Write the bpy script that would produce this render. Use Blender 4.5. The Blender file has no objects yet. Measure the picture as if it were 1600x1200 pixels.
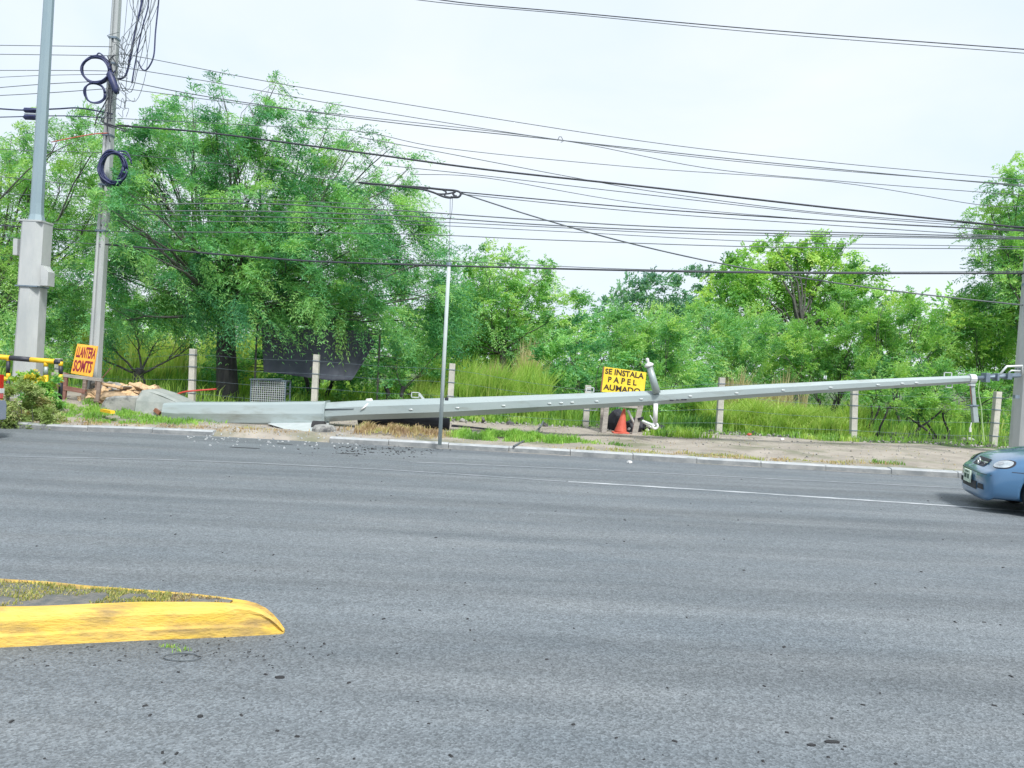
import bpy, bmesh, math, random
import numpy as np
from mathutils import Vector, Matrix
from mathutils.bvhtree import BVHTree
from mathutils import noise as mnoise

random.seed(7); rng = np.random.default_rng(7)
S = bpy.context.scene
COL = S.collection
R = math.radians

# ------------------------------------------------------------------ camera
EYE = Vector((0, 0, 1.6)); FPX = 1155.0
PITCH = R(-1.0); ROLL = R(2.7)
fwd = Vector((0, math.cos(PITCH), math.sin(PITCH)))
up0 = Vector((0, -math.sin(PITCH), math.cos(PITCH))); r0 = Vector((1, 0, 0))
RIGHT = r0 * math.cos(ROLL) + up0 * math.sin(ROLL)
UP = up0 * math.cos(ROLL) - r0 * math.sin(ROLL)
cam = bpy.data.cameras.new('camera'); co = bpy.data.objects.new('camera', cam); COL.objects.link(co)
cam.sensor_width = 36; cam.lens = 36 * FPX / 1600
cam.clip_start = 0.1; cam.clip_end = 3000
M = Matrix.Identity(4)
for i in range(3):
    M[i][0] = RIGHT[i]; M[i][1] = UP[i]; M[i][2] = -fwd[i]; M[i][3] = EYE[i]
co.matrix_world = M
S.camera = co

# ------------------------------------------------------------------ sky and sun
SUN_EL, SUN_AZ = R(52), R(155)      # azimuth clockwise from +Y: high, behind the camera and to its right
w = bpy.data.worlds.new('World'); S.world = w; w.use_nodes = True
nt = w.node_tree; nt.nodes.clear()
out = nt.nodes.new('ShaderNodeOutputWorld'); bg = nt.nodes.new('ShaderNodeBackground')
sky = nt.nodes.new('ShaderNodeTexSky'); sky.sky_type = 'NISHITA'; sky.sun_disc = False
sky.sun_elevation = SUN_EL; sky.sun_rotation = SUN_AZ
sky.air_density = 1.0; sky.dust_density = 3.0
tc = nt.nodes.new('ShaderNodeTexCoord'); mp = nt.nodes.new('ShaderNodeMapping')
mp.inputs['Scale'].default_value = (1.0, 1.0, 2.6)
nz = nt.nodes.new('ShaderNodeTexNoise'); nz.inputs['Scale'].default_value = 2.2; nz.inputs['Detail'].default_value = 6
nz.inputs['Roughness'].default_value = 0.5; nz.inputs['Distortion'].default_value = 0.4
cr = nt.nodes.new('ShaderNodeValToRGB')
cr.color_ramp.elements[0].position = 0.3; cr.color_ramp.elements[0].color = (2.66, 3.08, 3.52, 1)
cr.color_ramp.elements[1].position = 0.68; cr.color_ramp.elements[1].color = (3.25, 3.42, 3.58, 1)
mx = nt.nodes.new('ShaderNodeMix'); mx.data_type = 'RGBA'; mx.inputs[0].default_value = 0.93
nt.links.new(tc.outputs['Generated'], mp.inputs[0]); nt.links.new(mp.outputs[0], nz.inputs[0])
nt.links.new(nz.outputs[0], cr.inputs[0])
nt.links.new(sky.outputs[0], mx.inputs[6]); nt.links.new(cr.outputs[0], mx.inputs[7])
nt.links.new(mx.outputs[2], bg.inputs[0]); bg.inputs[1].default_value = 0.1
nt.links.new(bg.outputs[0], out.inputs[0])
sl = bpy.data.lights.new('sun', 'SUN'); sl.energy = 1.5; sl.angle = R(12); sl.color = (1.0, 0.97, 0.92)
so = bpy.data.objects.new('sun', sl); COL.objects.link(so)
sd = Vector((math.sin(SUN_AZ) * math.cos(SUN_EL), math.cos(SUN_AZ) * math.cos(SUN_EL), math.sin(SUN_EL)))
so.rotation_euler = sd.to_track_quat('Z', 'Y').to_euler()
so.location = (0, 0, 30)
S.view_settings.view_transform = 'Standard'; S.view_settings.look = 'None'
S.view_settings.exposure = 1.62; S.view_settings.gamma = 1
S.view_settings.use_curve_mapping = False

# ------------------------------------------------------------------ placing helpers (photo pixel -> point in the world)
def ray(px, py): return fwd * FPX + RIGHT * (px - 800) + UP * (600 - py)
def at(px, py, Y):
    r = ray(px, py); return EYE + r * (Y / r.y)
def gnd(px, py, z=0.0):
    r = ray(px, py); return EYE + r * ((z - EYE.z) / r.z)
def ppm(Y): return FPX / Y

# ------------------------------------------------------------------ materials
def mat(name, c1, c2=None, rough=0.8, scale=6, metal=0.0, bump=0.0, bscale=None, stretch=(1, 1, 1), coord='Object',
        spots=None, spot_scale=3, spot_lo=0.55, spot_hi=0.7, coat=0.0, detail=6):
    m = bpy.data.materials.new(name); m.use_nodes = True
    n = m.node_tree; b = n.nodes['Principled BSDF']
    b.inputs['Roughness'].default_value = rough; b.inputs['Metallic'].default_value = metal
    if coat: b.inputs['Coat Weight'].default_value = coat; b.inputs['Coat Roughness'].default_value = 0.05
    c2 = c2 or tuple(min(1, v * 1.25) for v in c1)
    t = n.nodes.new('ShaderNodeTexCoord'); mm = n.nodes.new('ShaderNodeMapping'); mm.inputs['Scale'].default_value = stretch
    n.links.new(t.outputs[coord], mm.inputs[0])
    z = n.nodes.new('ShaderNodeTexNoise'); z.inputs['Scale'].default_value = scale; z.inputs['Detail'].default_value = detail
    z.inputs['Roughness'].default_value = 0.6
    n.links.new(mm.outputs[0], z.inputs[0])
    r = n.nodes.new('ShaderNodeValToRGB'); r.color_ramp.elements[0].position = 0.35; r.color_ramp.elements[1].position = 0.68
    r.color_ramp.elements[0].color = (*c1, 1); r.color_ramp.elements[1].color = (*c2, 1)
    n.links.new(z.outputs[0], r.inputs[0]); last = r.outputs[0]
    if spots:
        z2 = n.nodes.new('ShaderNodeTexNoise'); z2.inputs['Scale'].default_value = spot_scale; z2.inputs['Detail'].default_value = 8
        z2.inputs['Roughness'].default_value = 0.65
        n.links.new(mm.outputs[0], z2.inputs[0])
        mr = n.nodes.new('ShaderNodeMapRange'); mr.inputs[1].default_value = spot_lo; mr.inputs[2].default_value = spot_hi
        n.links.new(z2.outputs[0], mr.inputs[0])
        x = n.nodes.new('ShaderNodeMix'); x.data_type = 'RGBA'
        n.links.new(mr.outputs[0], x.inputs[0]); n.links.new(last, x.inputs[6]); x.inputs[7].default_value = (*spots, 1)
        last = x.outputs[2]
    n.links.new(last, b.inputs['Base Color'])
    if bump:
        z3 = n.nodes.new('ShaderNodeTexNoise'); z3.inputs['Scale'].default_value = bscale or scale * 4; z3.inputs['Detail'].default_value = 6
        n.links.new(mm.outputs[0], z3.inputs[0])
        bp = n.nodes.new('ShaderNodeBump'); bp.inputs['Strength'].default_value = bump; bp.inputs['Distance'].default_value = 0.02
        n.links.new(z3.outputs[0], bp.inputs['Height']); n.links.new(bp.outputs[0], b.inputs['Normal'])
    return m

def leafmat(name, cols, trans=0.42, rough=0.55):
    m = bpy.data.materials.new(name); m.use_nodes = True
    n = m.node_tree; n.nodes.clear()
    o = n.nodes.new('ShaderNodeOutputMaterial')
    a = n.nodes.new('ShaderNodeAttribute'); a.attribute_name = 'tint'
    r = n.nodes.new('ShaderNodeValToRGB')
    el = r.color_ramp.elements
    while len(el) < len(cols): el.new(0.5)
    for i, c in enumerate(cols):
        el[i].position = i / (len(cols) - 1); el[i].color = (*c, 1)
    n.links.new(a.outputs['Fac'], r.inputs[0])
    d = n.nodes.new('ShaderNodeBsdfPrincipled'); d.inputs['Roughness'].default_value = rough
    d.inputs['Specular IOR Level'].default_value = 0.35
    t = n.nodes.new('ShaderNodeBsdfTranslucent')
    hs = n.nodes.new('ShaderNodeMix'); hs.data_type = 'RGBA'; hs.blend_type = 'MULTIPLY'; hs.inputs[0].default_value = 1.0
    hs.inputs[7].default_value = (1.25, 1.2, 0.55, 1)
    n.links.new(r.outputs[0], hs.inputs[6])
    n.links.new(r.outputs[0], d.inputs['Base Color']); n.links.new(hs.outputs[2], t.inputs['Color'])
    mxs = n.nodes.new('ShaderNodeMixShader'); mxs.inputs[0].default_value = trans
    n.links.new(d.outputs[0], mxs.inputs[1]); n.links.new(t.outputs[0], mxs.inputs[2])
    n.links.new(mxs.outputs[0], o.inputs[0])
    return m

def asphalt():
    m = bpy.data.materials.new('asphalt'); m.use_nodes = True
    n = m.node_tree; b = n.nodes['Principled BSDF']; b.inputs['Roughness'].default_value = 0.75
    b.inputs['Specular IOR Level'].default_value = 0.35
    N = n.nodes.new; L = n.links.new
    g = N('ShaderNodeNewGeometry')
    def nz(scale, det=4, st=(1, 1, 1), rot=0, rough=0.6):
        mm = N('ShaderNodeMapping'); mm.inputs['Scale'].default_value = st; mm.inputs['Rotation'].default_value = (0, 0, rot)
        L(g.outputs['Position'], mm.inputs[0])
        z = N('ShaderNodeTexNoise'); z.inputs['Scale'].default_value = scale; z.inputs['Detail'].default_value = det
        z.inputs['Roughness'].default_value = rough
        L(mm.outputs[0], z.inputs[0]); return z.outputs[0]
    def rng_(src, lo, hi, a=0.0, c=1.0):
        r = N('ShaderNodeMapRange'); r.inputs[1].default_value = lo; r.inputs[2].default_value = hi
        r.inputs[3].default_value = a; r.inputs[4].default_value = c; L(src, r.inputs[0]); return r.outputs[0]
    def mul(a_, c_):
        k = N('ShaderNodeMath'); k.operation = 'MULTIPLY'; L(a_, k.inputs[0]); L(c_, k.inputs[1]); return k.outputs[0]
    base = N('ShaderNodeValToRGB'); L(nz(1.3, 8, (0.25, 1.4, 1), R(5)), base.inputs[0])
    base.color_ramp.elements[0].position = 0.33; base.color_ramp.elements[0].color = (0.126, 0.148, 0.167, 1)
    base.color_ramp.elements[1].position = 0.7; base.color_ramp.elements[1].color = (0.174, 0.193, 0.208, 1)
    streak = rng_(nz(0.9, 5, (0.03, 1.6, 1), R(5)), 0.36, 0.62, 0.87, 1.06)
    streak2 = rng_(nz(3.2, 5, (0.035, 1.4, 1), R(4)), 0.35, 0.65, 0.93, 1.05)
    v = N('ShaderNodeTexVoronoi'); v.inputs['Scale'].default_value = 95; L(g.outputs['Position'], v.inputs['Vector'])
    sep = N('ShaderNodeSeparateColor'); L(v.outputs['Color'], sep.inputs[0])
    speck = rng_(sep.outputs[0], 0.0, 1.0, 0.68, 1.34)
    v2 = N('ShaderNodeTexVoronoi'); v2.inputs['Scale'].default_value = 38; L(g.outputs['Position'], v2.inputs['Vector'])
    sep2 = N('ShaderNodeSeparateColor'); L(v2.outputs['Color'], sep2.inputs[0])
    speck2 = rng_(sep2.outputs[0], 0.0, 1.0, 0.9, 1.1)
    fine = rng_(nz(300, 2), 0.3, 0.7, 0.8, 1.2)
    f = mul(mul(mul(streak, streak2), mul(speck, speck2)), fine)
    x = N('ShaderNodeMix'); x.data_type = 'RGBA'; x.blend_type = 'MULTIPLY'; x.inputs[0].default_value = 1
    L(base.outputs[0], x.inputs[6]); L(f, x.inputs[7])
    # dark tar spots and pale dust
    band = rng_(nz(0.42, 3, (0.02, 1.0, 1), R(5)), 0.5, 0.66, 1.0, 0.80)
    xb = N('ShaderNodeMix'); xb.data_type = 'RGBA'; xb.blend_type = 'MULTIPLY'; xb.inputs[0].default_value = 1; L(x.outputs[2], xb.inputs[6]); L(band, xb.inputs[7]); x = xb
    tar = rng_(nz(2.1, 9, (0.35, 1.6, 1), 0, 0.75), 0.67, 0.72)
    y = N('ShaderNodeMix'); y.data_type = 'RGBA'; L(tar, y.inputs[0]); L(x.outputs[2], y.inputs[6]); y.inputs[7].default_value = (0.06, 0.065, 0.075, 1)
    L(y.outputs[2], b.inputs['Base Color'])
    bp = N('ShaderNodeBump'); bp.inputs['Strength'].default_value = 0.6; bp.inputs['Distance'].default_value = 0.006
    L(v.outputs['Distance'], bp.inputs['Height']); L(bp.outputs[0], b.inputs['Normal'])
    return m

def worn_paint(name, col, lo, hi):
    m = mat(name, (0.165, 0.19, 0.215), (0.195, 0.22, 0.24), spots=col, spot_scale=5, spot_lo=lo, spot_hi=hi, rough=0.7, scale=90, coord='Object', stretch=(0.5, 2, 1))
    return m

MAT = {}
MAT['asphalt'] = asphalt()
MAT['line'] = worn_paint('worn_white_paint', (0.50, 0.53, 0.56), 0.34, 0.60)
MAT['line_faint'] = worn_paint('faint_white_paint', (0.30, 0.32, 0.35), 0.42, 0.68)
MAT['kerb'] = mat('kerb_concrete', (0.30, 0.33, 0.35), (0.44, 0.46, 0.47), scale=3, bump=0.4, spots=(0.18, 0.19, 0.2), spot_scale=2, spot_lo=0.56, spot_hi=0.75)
MAT['kerb_face'] = mat('shaded_kerb_face', (0.15, 0.165, 0.175), (0.27, 0.28, 0.28), scale=4, bump=0.5)  # darker tone paints the shade on the face towards the road
MAT['yellow_kerb'] = mat('yellow_kerb_paint', (0.62, 0.42, 0.06), (0.74, 0.49, 0.13), scale=4, stretch=(0.7, 2.0, 3), rough=0.75, bump=0.4, bscale=30,
                         spots=(0.33, 0.23, 0.09), spot_scale=3.0, spot_lo=0.50, spot_hi=0.66)
MAT['concrete'] = mat('pale_concrete', (0.36, 0.39, 0.40), (0.48, 0.50, 0.50), scale=2, bump=0.3, spots=(0.29, 0.31, 0.31), spot_scale=1.2, stretch=(1, 1, 0.35))
MAT['concrete_grey'] = mat('grey_green_concrete', (0.24, 0.27, 0.26), (0.36, 0.38, 0.36), scale=3, bump=0.5)
MAT['fence_post'] = mat('fence_post_concrete', (0.40, 0.40, 0.36), (0.54, 0.53, 0.47), scale=5, bump=0.4)
MAT['galv'] = mat('galvanised_pole_paint', (0.30, 0.365, 0.375), (0.35, 0.41, 0.415), rough=0.45, scale=1.2, metal=0.25, spots=(0.20, 0.21, 0.18), spot_scale=2.2, spot_lo=0.54, spot_hi=0.78, stretch=(0.4, 1.5, 1.5), bump=.25, bscale=3)
MAT['galv_blue'] = mat('blue_grey_pole_paint', (0.22, 0.31, 0.36), (0.28, 0.36, 0.39), rough=0.5, scale=1.5, metal=0.2, stretch=(1, 1, .3))
MAT['galv_light'] = mat('pale_metal', (0.5, 0.55, 0.56), (0.6, 0.64, 0.65), rough=0.4, metal=0.3, scale=5)
MAT['post_paint'] = mat('pale_post_paint', (0.38, 0.45, 0.45), (0.47, 0.53, 0.52), rough=0.7, scale=3)
MAT['galv_dark'] = mat('dull_zinc', (0.14, 0.19, 0.24), (0.22, 0.28, 0.34), rough=0.5, metal=0.4, scale=5)
MAT['black'] = mat('black_plastic', (0.012, 0.014, 0.022), (0.03, 0.032, 0.045), rough=0.6)
MAT['cable'] = mat('cable_sheath', (0.02, 0.024, 0.035), (0.04, 0.045, 0.06), rough=0.6)
MAT['cable_grey'] = mat('weathered_cable_sheath', (0.07, 0.085, 0.10), (0.12, 0.14, 0.15), rough=0.6)
MAT['cable_blue'] = mat('blue_black_cable_sheath', (0.018, 0.026, 0.08), (0.035, 0.045, 0.13), rough=0.5)
MAT['bark'] = mat('dark_bark', (0.025, 0.026, 0.032), (0.07, 0.068, 0.07), scale=7, stretch=(1, 1, 0.25), bump=1.0, bscale=14)
MAT['twig'] = mat('twig_bark', (0.05, 0.055, 0.05), (0.11, 0.115, 0.10), scale=7)
MAT['dirt'] = mat('bare_dirt', (0.25, 0.225, 0.195), (0.38, 0.345, 0.30), scale=1.6, bump=0.7, bscale=16, coord='Object', spots=(0.17, 0.175, 0.12), spot_scale=0.9, spot_lo=0.5, spot_hi=0.66, detail=10)
MAT['field'] = mat('weedy_soil', (0.05, 0.085, 0.03), (0.10, 0.16, 0.05), scale=1.5, bump=0.8, bscale=9)
MAT['soil'] = mat('island_soil', (0.10, 0.11, 0.11), (0.20, 0.19, 0.17), scale=14, bump=0.8)
MAT['dug_soil'] = mat('dug_up_soil', (0.22, 0.16, 0.10), (0.46, 0.34, 0.22), scale=9, bump=1.0, bscale=20)
MAT['clay'] = mat('dug_up_clay', (0.52, 0.35, 0.19), (0.72, 0.55, 0.36), scale=5, bump=0.8, bscale=12, spots=(0.22, 0.14, 0.08), spot_scale=5, spot_lo=.5, spot_hi=.62)
MAT['concrete_stained'] = mat('stained_concrete', (0.22, 0.23, 0.23), (0.36, 0.36, 0.34), scale=3, bump=0.6, spots=(0.07, 0.075, 0.08), spot_scale=2.2, spot_lo=0.5, spot_hi=0.62)
MAT['wood'] = mat('weathered_wood', (0.16, 0.12, 0.10), (0.30, 0.24, 0.21), scale=4, stretch=(1, 1, 6), bump=0.4)
MAT['wood_red'] = mat('reddish_wood', (0.17, 0.075, 0.06), (0.28, 0.15, 0.12), scale=4, stretch=(1, 1, 6), bump=0.4)
MAT['wood_grey'] = mat('grey_wood', (0.27, 0.25, 0.23), (0.42, 0.39, 0.36), scale=4, stretch=(1, 1, 6), bump=0.4)
MAT['sign_orange'] = mat('orange_sign_paint', (0.78, 0.34, 0.035), (0.85, 0.50, 0.07), scale=5, rough=0.6)
MAT['sign_yellow'] = mat('yellow_sign_paint', (0.75, 0.52, 0.02), (0.82, 0.62, 0.05), scale=5, rough=0.6)
MAT['letter_red'] = mat('dark_red_letter_paint', (0.20, 0.012, 0.03), (0.27, 0.02, 0.045), rough=0.6)
MAT['letter_black'] = mat('black_letter_paint', (0.02, 0.012, 0.008), (0.035, 0.02, 0.01), rough=0.6)
MAT['barrier_yellow'] = mat('barrier_yellow_paint', (0.78, 0.45, 0.015), (0.85, 0.55, 0.03), rough=0.5)
MAT['barrier_black'] = mat('barrier_black_paint', (0.02, 0.022, 0.035), (0.04, 0.042, 0.06), rough=0.5)
MAT['tarp'] = mat('dark_tarpaulin', (0.06, 0.07, 0.10), (0.09, 0.10, 0.13), rough=0.8, scale=2)
MAT['cone'] = mat('faded_red_cone', (0.50, 0.085, 0.055), (0.58, 0.14, 0.09), rough=0.6)
MAT['white'] = mat('dirty_white', (0.55, 0.56, 0.56), (0.72, 0.73, 0.73), rough=0.6)
MAT['rubber'] = mat('rubber', (0.015, 0.016, 0.018), (0.035, 0.036, 0.04), rough=0.8)
MAT['rust'] = mat('rusty_metal', (0.16, 0.07, 0.04), (0.28, 0.13, 0.08), scale=8)
MAT['rock'] = mat('rock', (0.22, 0.22, 0.21), (0.36, 0.35, 0.33), scale=5, bump=0.6)
MAT['rock_dark'] = mat('dark_rock', (0.06, 0.06, 0.065), (0.13, 0.13, 0.13), scale=5, bump=0.6)
MAT['red_wire'] = mat('red_hose', (0.45, 0.04, 0.03), (0.5, 0.06, 0.04), rough=0.5)
MAT['green_wire'] = mat('pale_green_wire', (0.35, 0.5, 0.25), (0.4, 0.55, 0.3), rough=0.5)
MAT['car_blue'] = mat('blue_car_paint', (0.065, 0.17, 0.32), (0.07, 0.18, 0.335), rough=0.32, metal=0.3, coat=1.0, scale=2)
MAT['car_silver'] = mat('silver_blue_car_paint', (0.27, 0.31, 0.42), (0.29, 0.33, 0.44), rough=0.35, metal=0.4, coat=0.8, scale=2)
MAT['glass'] = mat('tinted_glass', (0.02, 0.025, 0.03), (0.025, 0.03, 0.035), rough=0.05, coat=1.0)
MAT['lamp'] = mat('headlamp_lens', (0.36, 0.42, 0.46), (0.6, 0.65, 0.68), rough=0.12, metal=0.3, coat=1.0, scale=14)
MAT['chrome'] = mat('chrome', (0.6, 0.62, 0.64), (0.7, 0.72, 0.74), rough=0.15, metal=0.9)
MAT['alloy'] = mat('wheel_silver', (0.35, 0.37, 0.42), (0.42, 0.44, 0.5), rough=0.35, metal=0.6)
MAT['plate'] = mat('number_plate', (0.50, 0.62, 0.52), (0.62, 0.72, 0.62), rough=0.5, scale=20)
MAT['plate_ink'] = mat('number_plate_ink', (0.03, 0.08, 0.06), rough=0.5)
MAT['taillight'] = mat('tail_lamp_lens', (0.55, 0.02, 0.015), (0.6, 0.03, 0.02), rough=0.15, coat=1.0)

G = 1.0
LEAF = {
 'mesquite': leafmat('feathery_leaf', [(0.05, 0.21, 0.11), (0.14, 0.42, 0.18), (0.28, 0.58, 0.20), (0.48, 0.72, 0.24)], trans=.45),
 'mesquite_b': leafmat('feathery_leaf_left', [(0.06, 0.21, 0.09), (0.17, 0.43, 0.15), (0.32, 0.58, 0.18), (0.48, 0.72, 0.24)], trans=.45),
 'mid': leafmat('light_leaf', [(0.09, 0.29, 0.14), (0.22, 0.50, 0.19), (0.38, 0.65, 0.23), (0.54, 0.75, 0.29)], trans=.45),
 'blue': leafmat('bluish_leaf', [(0.088, 0.237, 0.175), (0.163, 0.375, 0.237), (0.250, 0.475, 0.275)]),
 'bright': leafmat('bright_leaf', [(0.10, 0.29, 0.09), (0.23, 0.50, 0.13), (0.42, 0.68, 0.18), (0.58, 0.76, 0.24)], trans=.45),
 'bush': leafmat('bush_leaf', [(0.08, 0.25, 0.09), (0.20, 0.47, 0.14), (0.36, 0.62, 0.18), (0.52, 0.73, 0.24)], trans=.45),
 'olive': leafmat('olive_grass_blade', [(0.16, 0.20, 0.07), (0.30, 0.36, 0.10), (0.48, 0.46, 0.17), (0.52, 0.42, 0.2)], trans=.35),
 'grass': leafmat('tall_grass_blade', [(0.09, 0.24, 0.06), (0.22, 0.43, 0.08), (0.36, 0.56, 0.11), (0.54, 0.62, 0.22)], trans=0.4),
 'lawn': leafmat('short_grass_blade', [(0.14, 0.30, 0.07), (0.24, 0.48, 0.09), (0.34, 0.58, 0.12), (0.45, 0.52, 0.2)], trans=0.4),
 'dry': leafmat('dry_grass_blade', [(0.22, 0.15, 0.11), (0.42, 0.31, 0.19), (0.50, 0.42, 0.23), (0.36, 0.42, 0.14)], trans=0.3),
 'seed': leafmat('brown_seed_head', [(0.40, 0.34, 0.20), (0.52, 0.46, 0.28), (0.42, 0.52, 0.18)], trans=0.3),
 'weedbush': leafmat('weedy_bush_leaf', [(0.14, 0.17, 0.06), (0.24, 0.36, 0.11), (0.34, 0.46, 0.17), (0.46, 0.42, 0.22)], trans=0.35),
 'flower': leafmat('yellow_weed_leaf', [(0.16, 0.42, 0.12), (0.3, 0.55, 0.1), (0.7, 0.55, 0.05)], trans=0.35),
}

# ------------------------------------------------------------------ object helpers
def tag(o, label=None, cat=None, group=None, kind=None):
    if label: o['label'] = label
    if cat: o['category'] = cat
    if group: o['group'] = group
    if kind: o['kind'] = kind
    return o
def empty(name, loc, label=None, cat=None, group=None):
    o = bpy.data.objects.new(name, None); COL.objects.link(o); o.location = loc; o.empty_display_size = 0.2
    return tag(o, label, cat, group)
def origin_of(o):
    v = Vector((0, 0, 0))
    while o is not None: v = v + o.location; o = o.parent
    return v

class MB:
    def __init__(s): s.v = []; s.f = []; s.mi = []; s.cur = 0
    def add(s, vs, fs):
        k = len(s.v); s.v += [Vector(p) for p in vs]
        for f in fs: s.f.append([i + k for i in f]); s.mi.append(s.cur)
    def box(s, c, size, rot=None, taper=1.0):
        c = Vector(c); hx, hy, hz = size[0] / 2, size[1] / 2, size[2] / 2
        vs = []
        for z, t in ((-hz, 1.0), (hz, taper)):
            for x, y in ((-hx, -hy), (hx, -hy), (hx, hy), (-hx, hy)):
                p = Vector((x * t, y * t, z))
                if rot is not None: p = rot @ p
                vs.append(p + c)
        s.add(vs, [(3, 2, 1, 0), (4, 5, 6, 7), (0, 1, 5, 4), (1, 2, 6, 5), (2, 3, 7, 6), (3, 0, 4, 7)])
    def bar(s, a, b, wx, wy, hint=Vector((0, 1, 0))):
        a, b = Vector(a), Vector(b); d = (b - a).normalized()
        u = d.cross(hint)
        if u.length < 1e-3: u = d.cross(Vector((1, 0, 0)))
        u.normalize(); v = d.cross(u).normalized()
        vs = [p + u * sx * wx / 2 + v * sy * wy / 2 for p in (a, b) for sx, sy in ((-1, -1), (1, -1), (1, 1), (-1, 1))]
        s.add(vs, [(3, 2, 1, 0), (4, 5, 6, 7), (0, 1, 5, 4), (1, 2, 6, 5), (2, 3, 7, 6), (3, 0, 4, 7)])
    def tube(s, pts, rad, n=8, cap=True, phase=0.0):
        pts = [Vector(p) for p in pts]
        if not hasattr(rad, '__len__'): rad = [rad] * len(pts)
        k = len(s.v); prev = None
        for i, p in enumerate(pts):
            d = (pts[min(i + 1, len(pts) - 1)] - pts[max(i - 1, 0)])
            if d.length < 1e-9: d = Vector((0, 0, 1))
            d.normalize()
            if prev is None:
                a = Vector((0, 0, 1)) if abs(d.z) < 0.9 else Vector((0, -1, 0))
                u = (a - d * a.dot(d)).normalized()
            else:
                u = prev - d * prev.dot(d)
                u = u.normalized() if u.length > 1e-6 else d.orthogonal().normalized()
            prev = u; v = d.cross(u)
            for j in range(n):
                t = 2 * math.pi * j / n + phase
                s.v.append(p + (u * math.cos(t) + v * math.sin(t)) * rad[i])
        for i in range(len(pts) - 1):
            for j in range(n):
                a_, b_ = k + i * n + j, k + i * n + (j + 1) % n
                s.f.append([a_, b_, b_ + n, a_ + n]); s.mi.append(s.cur)
        if cap:
            s.f.append([k + j for j in reversed(range(n))]); s.mi.append(s.cur)
            s.f.append([k + (len(pts) - 1) * n + j for j in range(n)]); s.mi.append(s.cur)
    def section(s, pts, secs, cap=True):
        """loft closed sections given as lists of points"""
        k = len(s.v); n = len(secs[0])
        for sec in secs: s.v += [Vector(p) for p in sec]
        for i in range(len(secs) - 1):
            for j in range(n):
                a_, b_ = k + i * n + j, k + i * n + (j + 1) % n
                s.f.append([a_, b_, b_ + n, a_ + n]); s.mi.append(s.cur)
        if cap:
            s.f.append([k + j for j in reversed(range(n))]); s.mi.append(s.cur)
            s.f.append([k + (len(secs) - 1) * n + j for j in range(n)]); s.mi.append(s.cur)
    def lathe(s, base, prof, n=16, axis=Vector((0, 0, 1))):
        base = Vector(base); axis = axis.normalized(); u = axis.orthogonal().normalized(); v = axis.cross(u)
        secs = [[base + axis * h + (u * math.cos(2 * math.pi * j / n) + v * math.sin(2 * math.pi * j / n)) * r for j in range(n)] for r, h in prof]
        s.section(None, secs)
    def torus(s, c, Rr, r, axis=Vector((0, 1, 0)), n=24, m=8, sq=1.0, tilt=0.0):
        c = Vector(c); axis = axis.normalized()
        u = axis.cross(Vector((0, 0, 1)))
        u = u.normalized() if u.length > 1e-3 else Vector((1, 0, 0))
        v = axis.cross(u)
        k = len(s.v)
        for i in range(n):
            t = 2 * math.pi * i / n + tilt
            d = u * math.cos(t) * sq + v * math.sin(t); dn = d.normalized()
            for j in range(m):
                q = 2 * math.pi * j / m
                s.v.append(c + d * Rr + dn * (r * math.cos(q)) + axis * (r * math.sin(q)))
        for i in range(n):
            for j in range(m):
                a_ = k + i * m + j; b_ = k + i * m + (j + 1) % m; c_ = k + ((i + 1) % n) * m + (j + 1) % m; d_ = k + ((i + 1) % n) * m + j
                s.f.append([a_, b_, c_, d_]); s.mi.append(s.cur)
    def build(s, name, m, parent=None, smooth=False, bevel=0.0):
        off = origin_of(parent)
        loc = Vector((0, 0, 0))
        if parent is None and s.v:
            zs = min(p.z for p in s.v); cx = sum(p.x for p in s.v) / len(s.v); cy = sum(p.y for p in s.v) / len(s.v)
            loc = Vector((cx, cy, zs)); off = loc
        me = bpy.data.meshes.new(name)
        me.from_pydata([tuple(p - off) for p in s.v], [], s.f)
        ms = m if isinstance(m, (list, tuple)) else [m]
        for q in ms: me.materials.append(q)
        if len(ms) > 1: me.polygons.foreach_set('material_index', s.mi)
        bm = bmesh.new(); bm.from_mesh(me); bmesh.ops.recalc_face_normals(bm, faces=bm.faces)
        if bevel > 0:
            bmesh.ops.bevel(bm, geom=[e for e in bm.edges if len(e.link_faces) == 2 and e.calc_face_angle(0) > 0.6], offset=bevel, segments=2, affect='EDGES', profile=0.6)
        bm.to_mesh(me); bm.free()
        if smooth: me.polygons.foreach_set('use_smooth', [True] * len(me.polygons))
        me.update()
        o = bpy.data.objects.new(name, me); COL.objects.link(o); o.parent = parent; o.location = loc
        return o

def np_obj(name, V, F, m, parent=None, tint=None, smooth=False, loc=None):
    """V (n,3) world coords, F (k,4) or (k,3)"""
    off = np.array(origin_of(parent)) if parent is not None else (np.array(loc) if loc is not None else np.zeros(3))
    V = V - off
    me = bpy.data.meshes.new(name); k = F.shape[1]
    me.vertices.add(len(V)); me.vertices.foreach_set('co', V.astype(np.float32).ravel())
    me.loops.add(F.size); me.loops.foreach_set('vertex_index', F.astype(np.int32).ravel())
    me.polygons.add(len(F)); me.polygons.foreach_set('loop_start', np.arange(0, F.size, k, dtype=np.int32))
    me.polygons.foreach_set('loop_total', np.full(len(F), k, dtype=np.int32))
    if smooth: me.polygons.foreach_set('use_smooth', np.ones(len(F), dtype=bool))
    me.materials.append(m)
    if tint is not None:
        a = me.attributes.new('tint', 'FLOAT', 'POINT'); a.data.foreach_set('value', tint.astype(np.float32))
    me.update(); me.validate()
    o = bpy.data.objects.new(name, me); COL.objects.link(o); o.parent = parent
    if parent is None and loc is not None: o.location = loc
    return o

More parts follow.
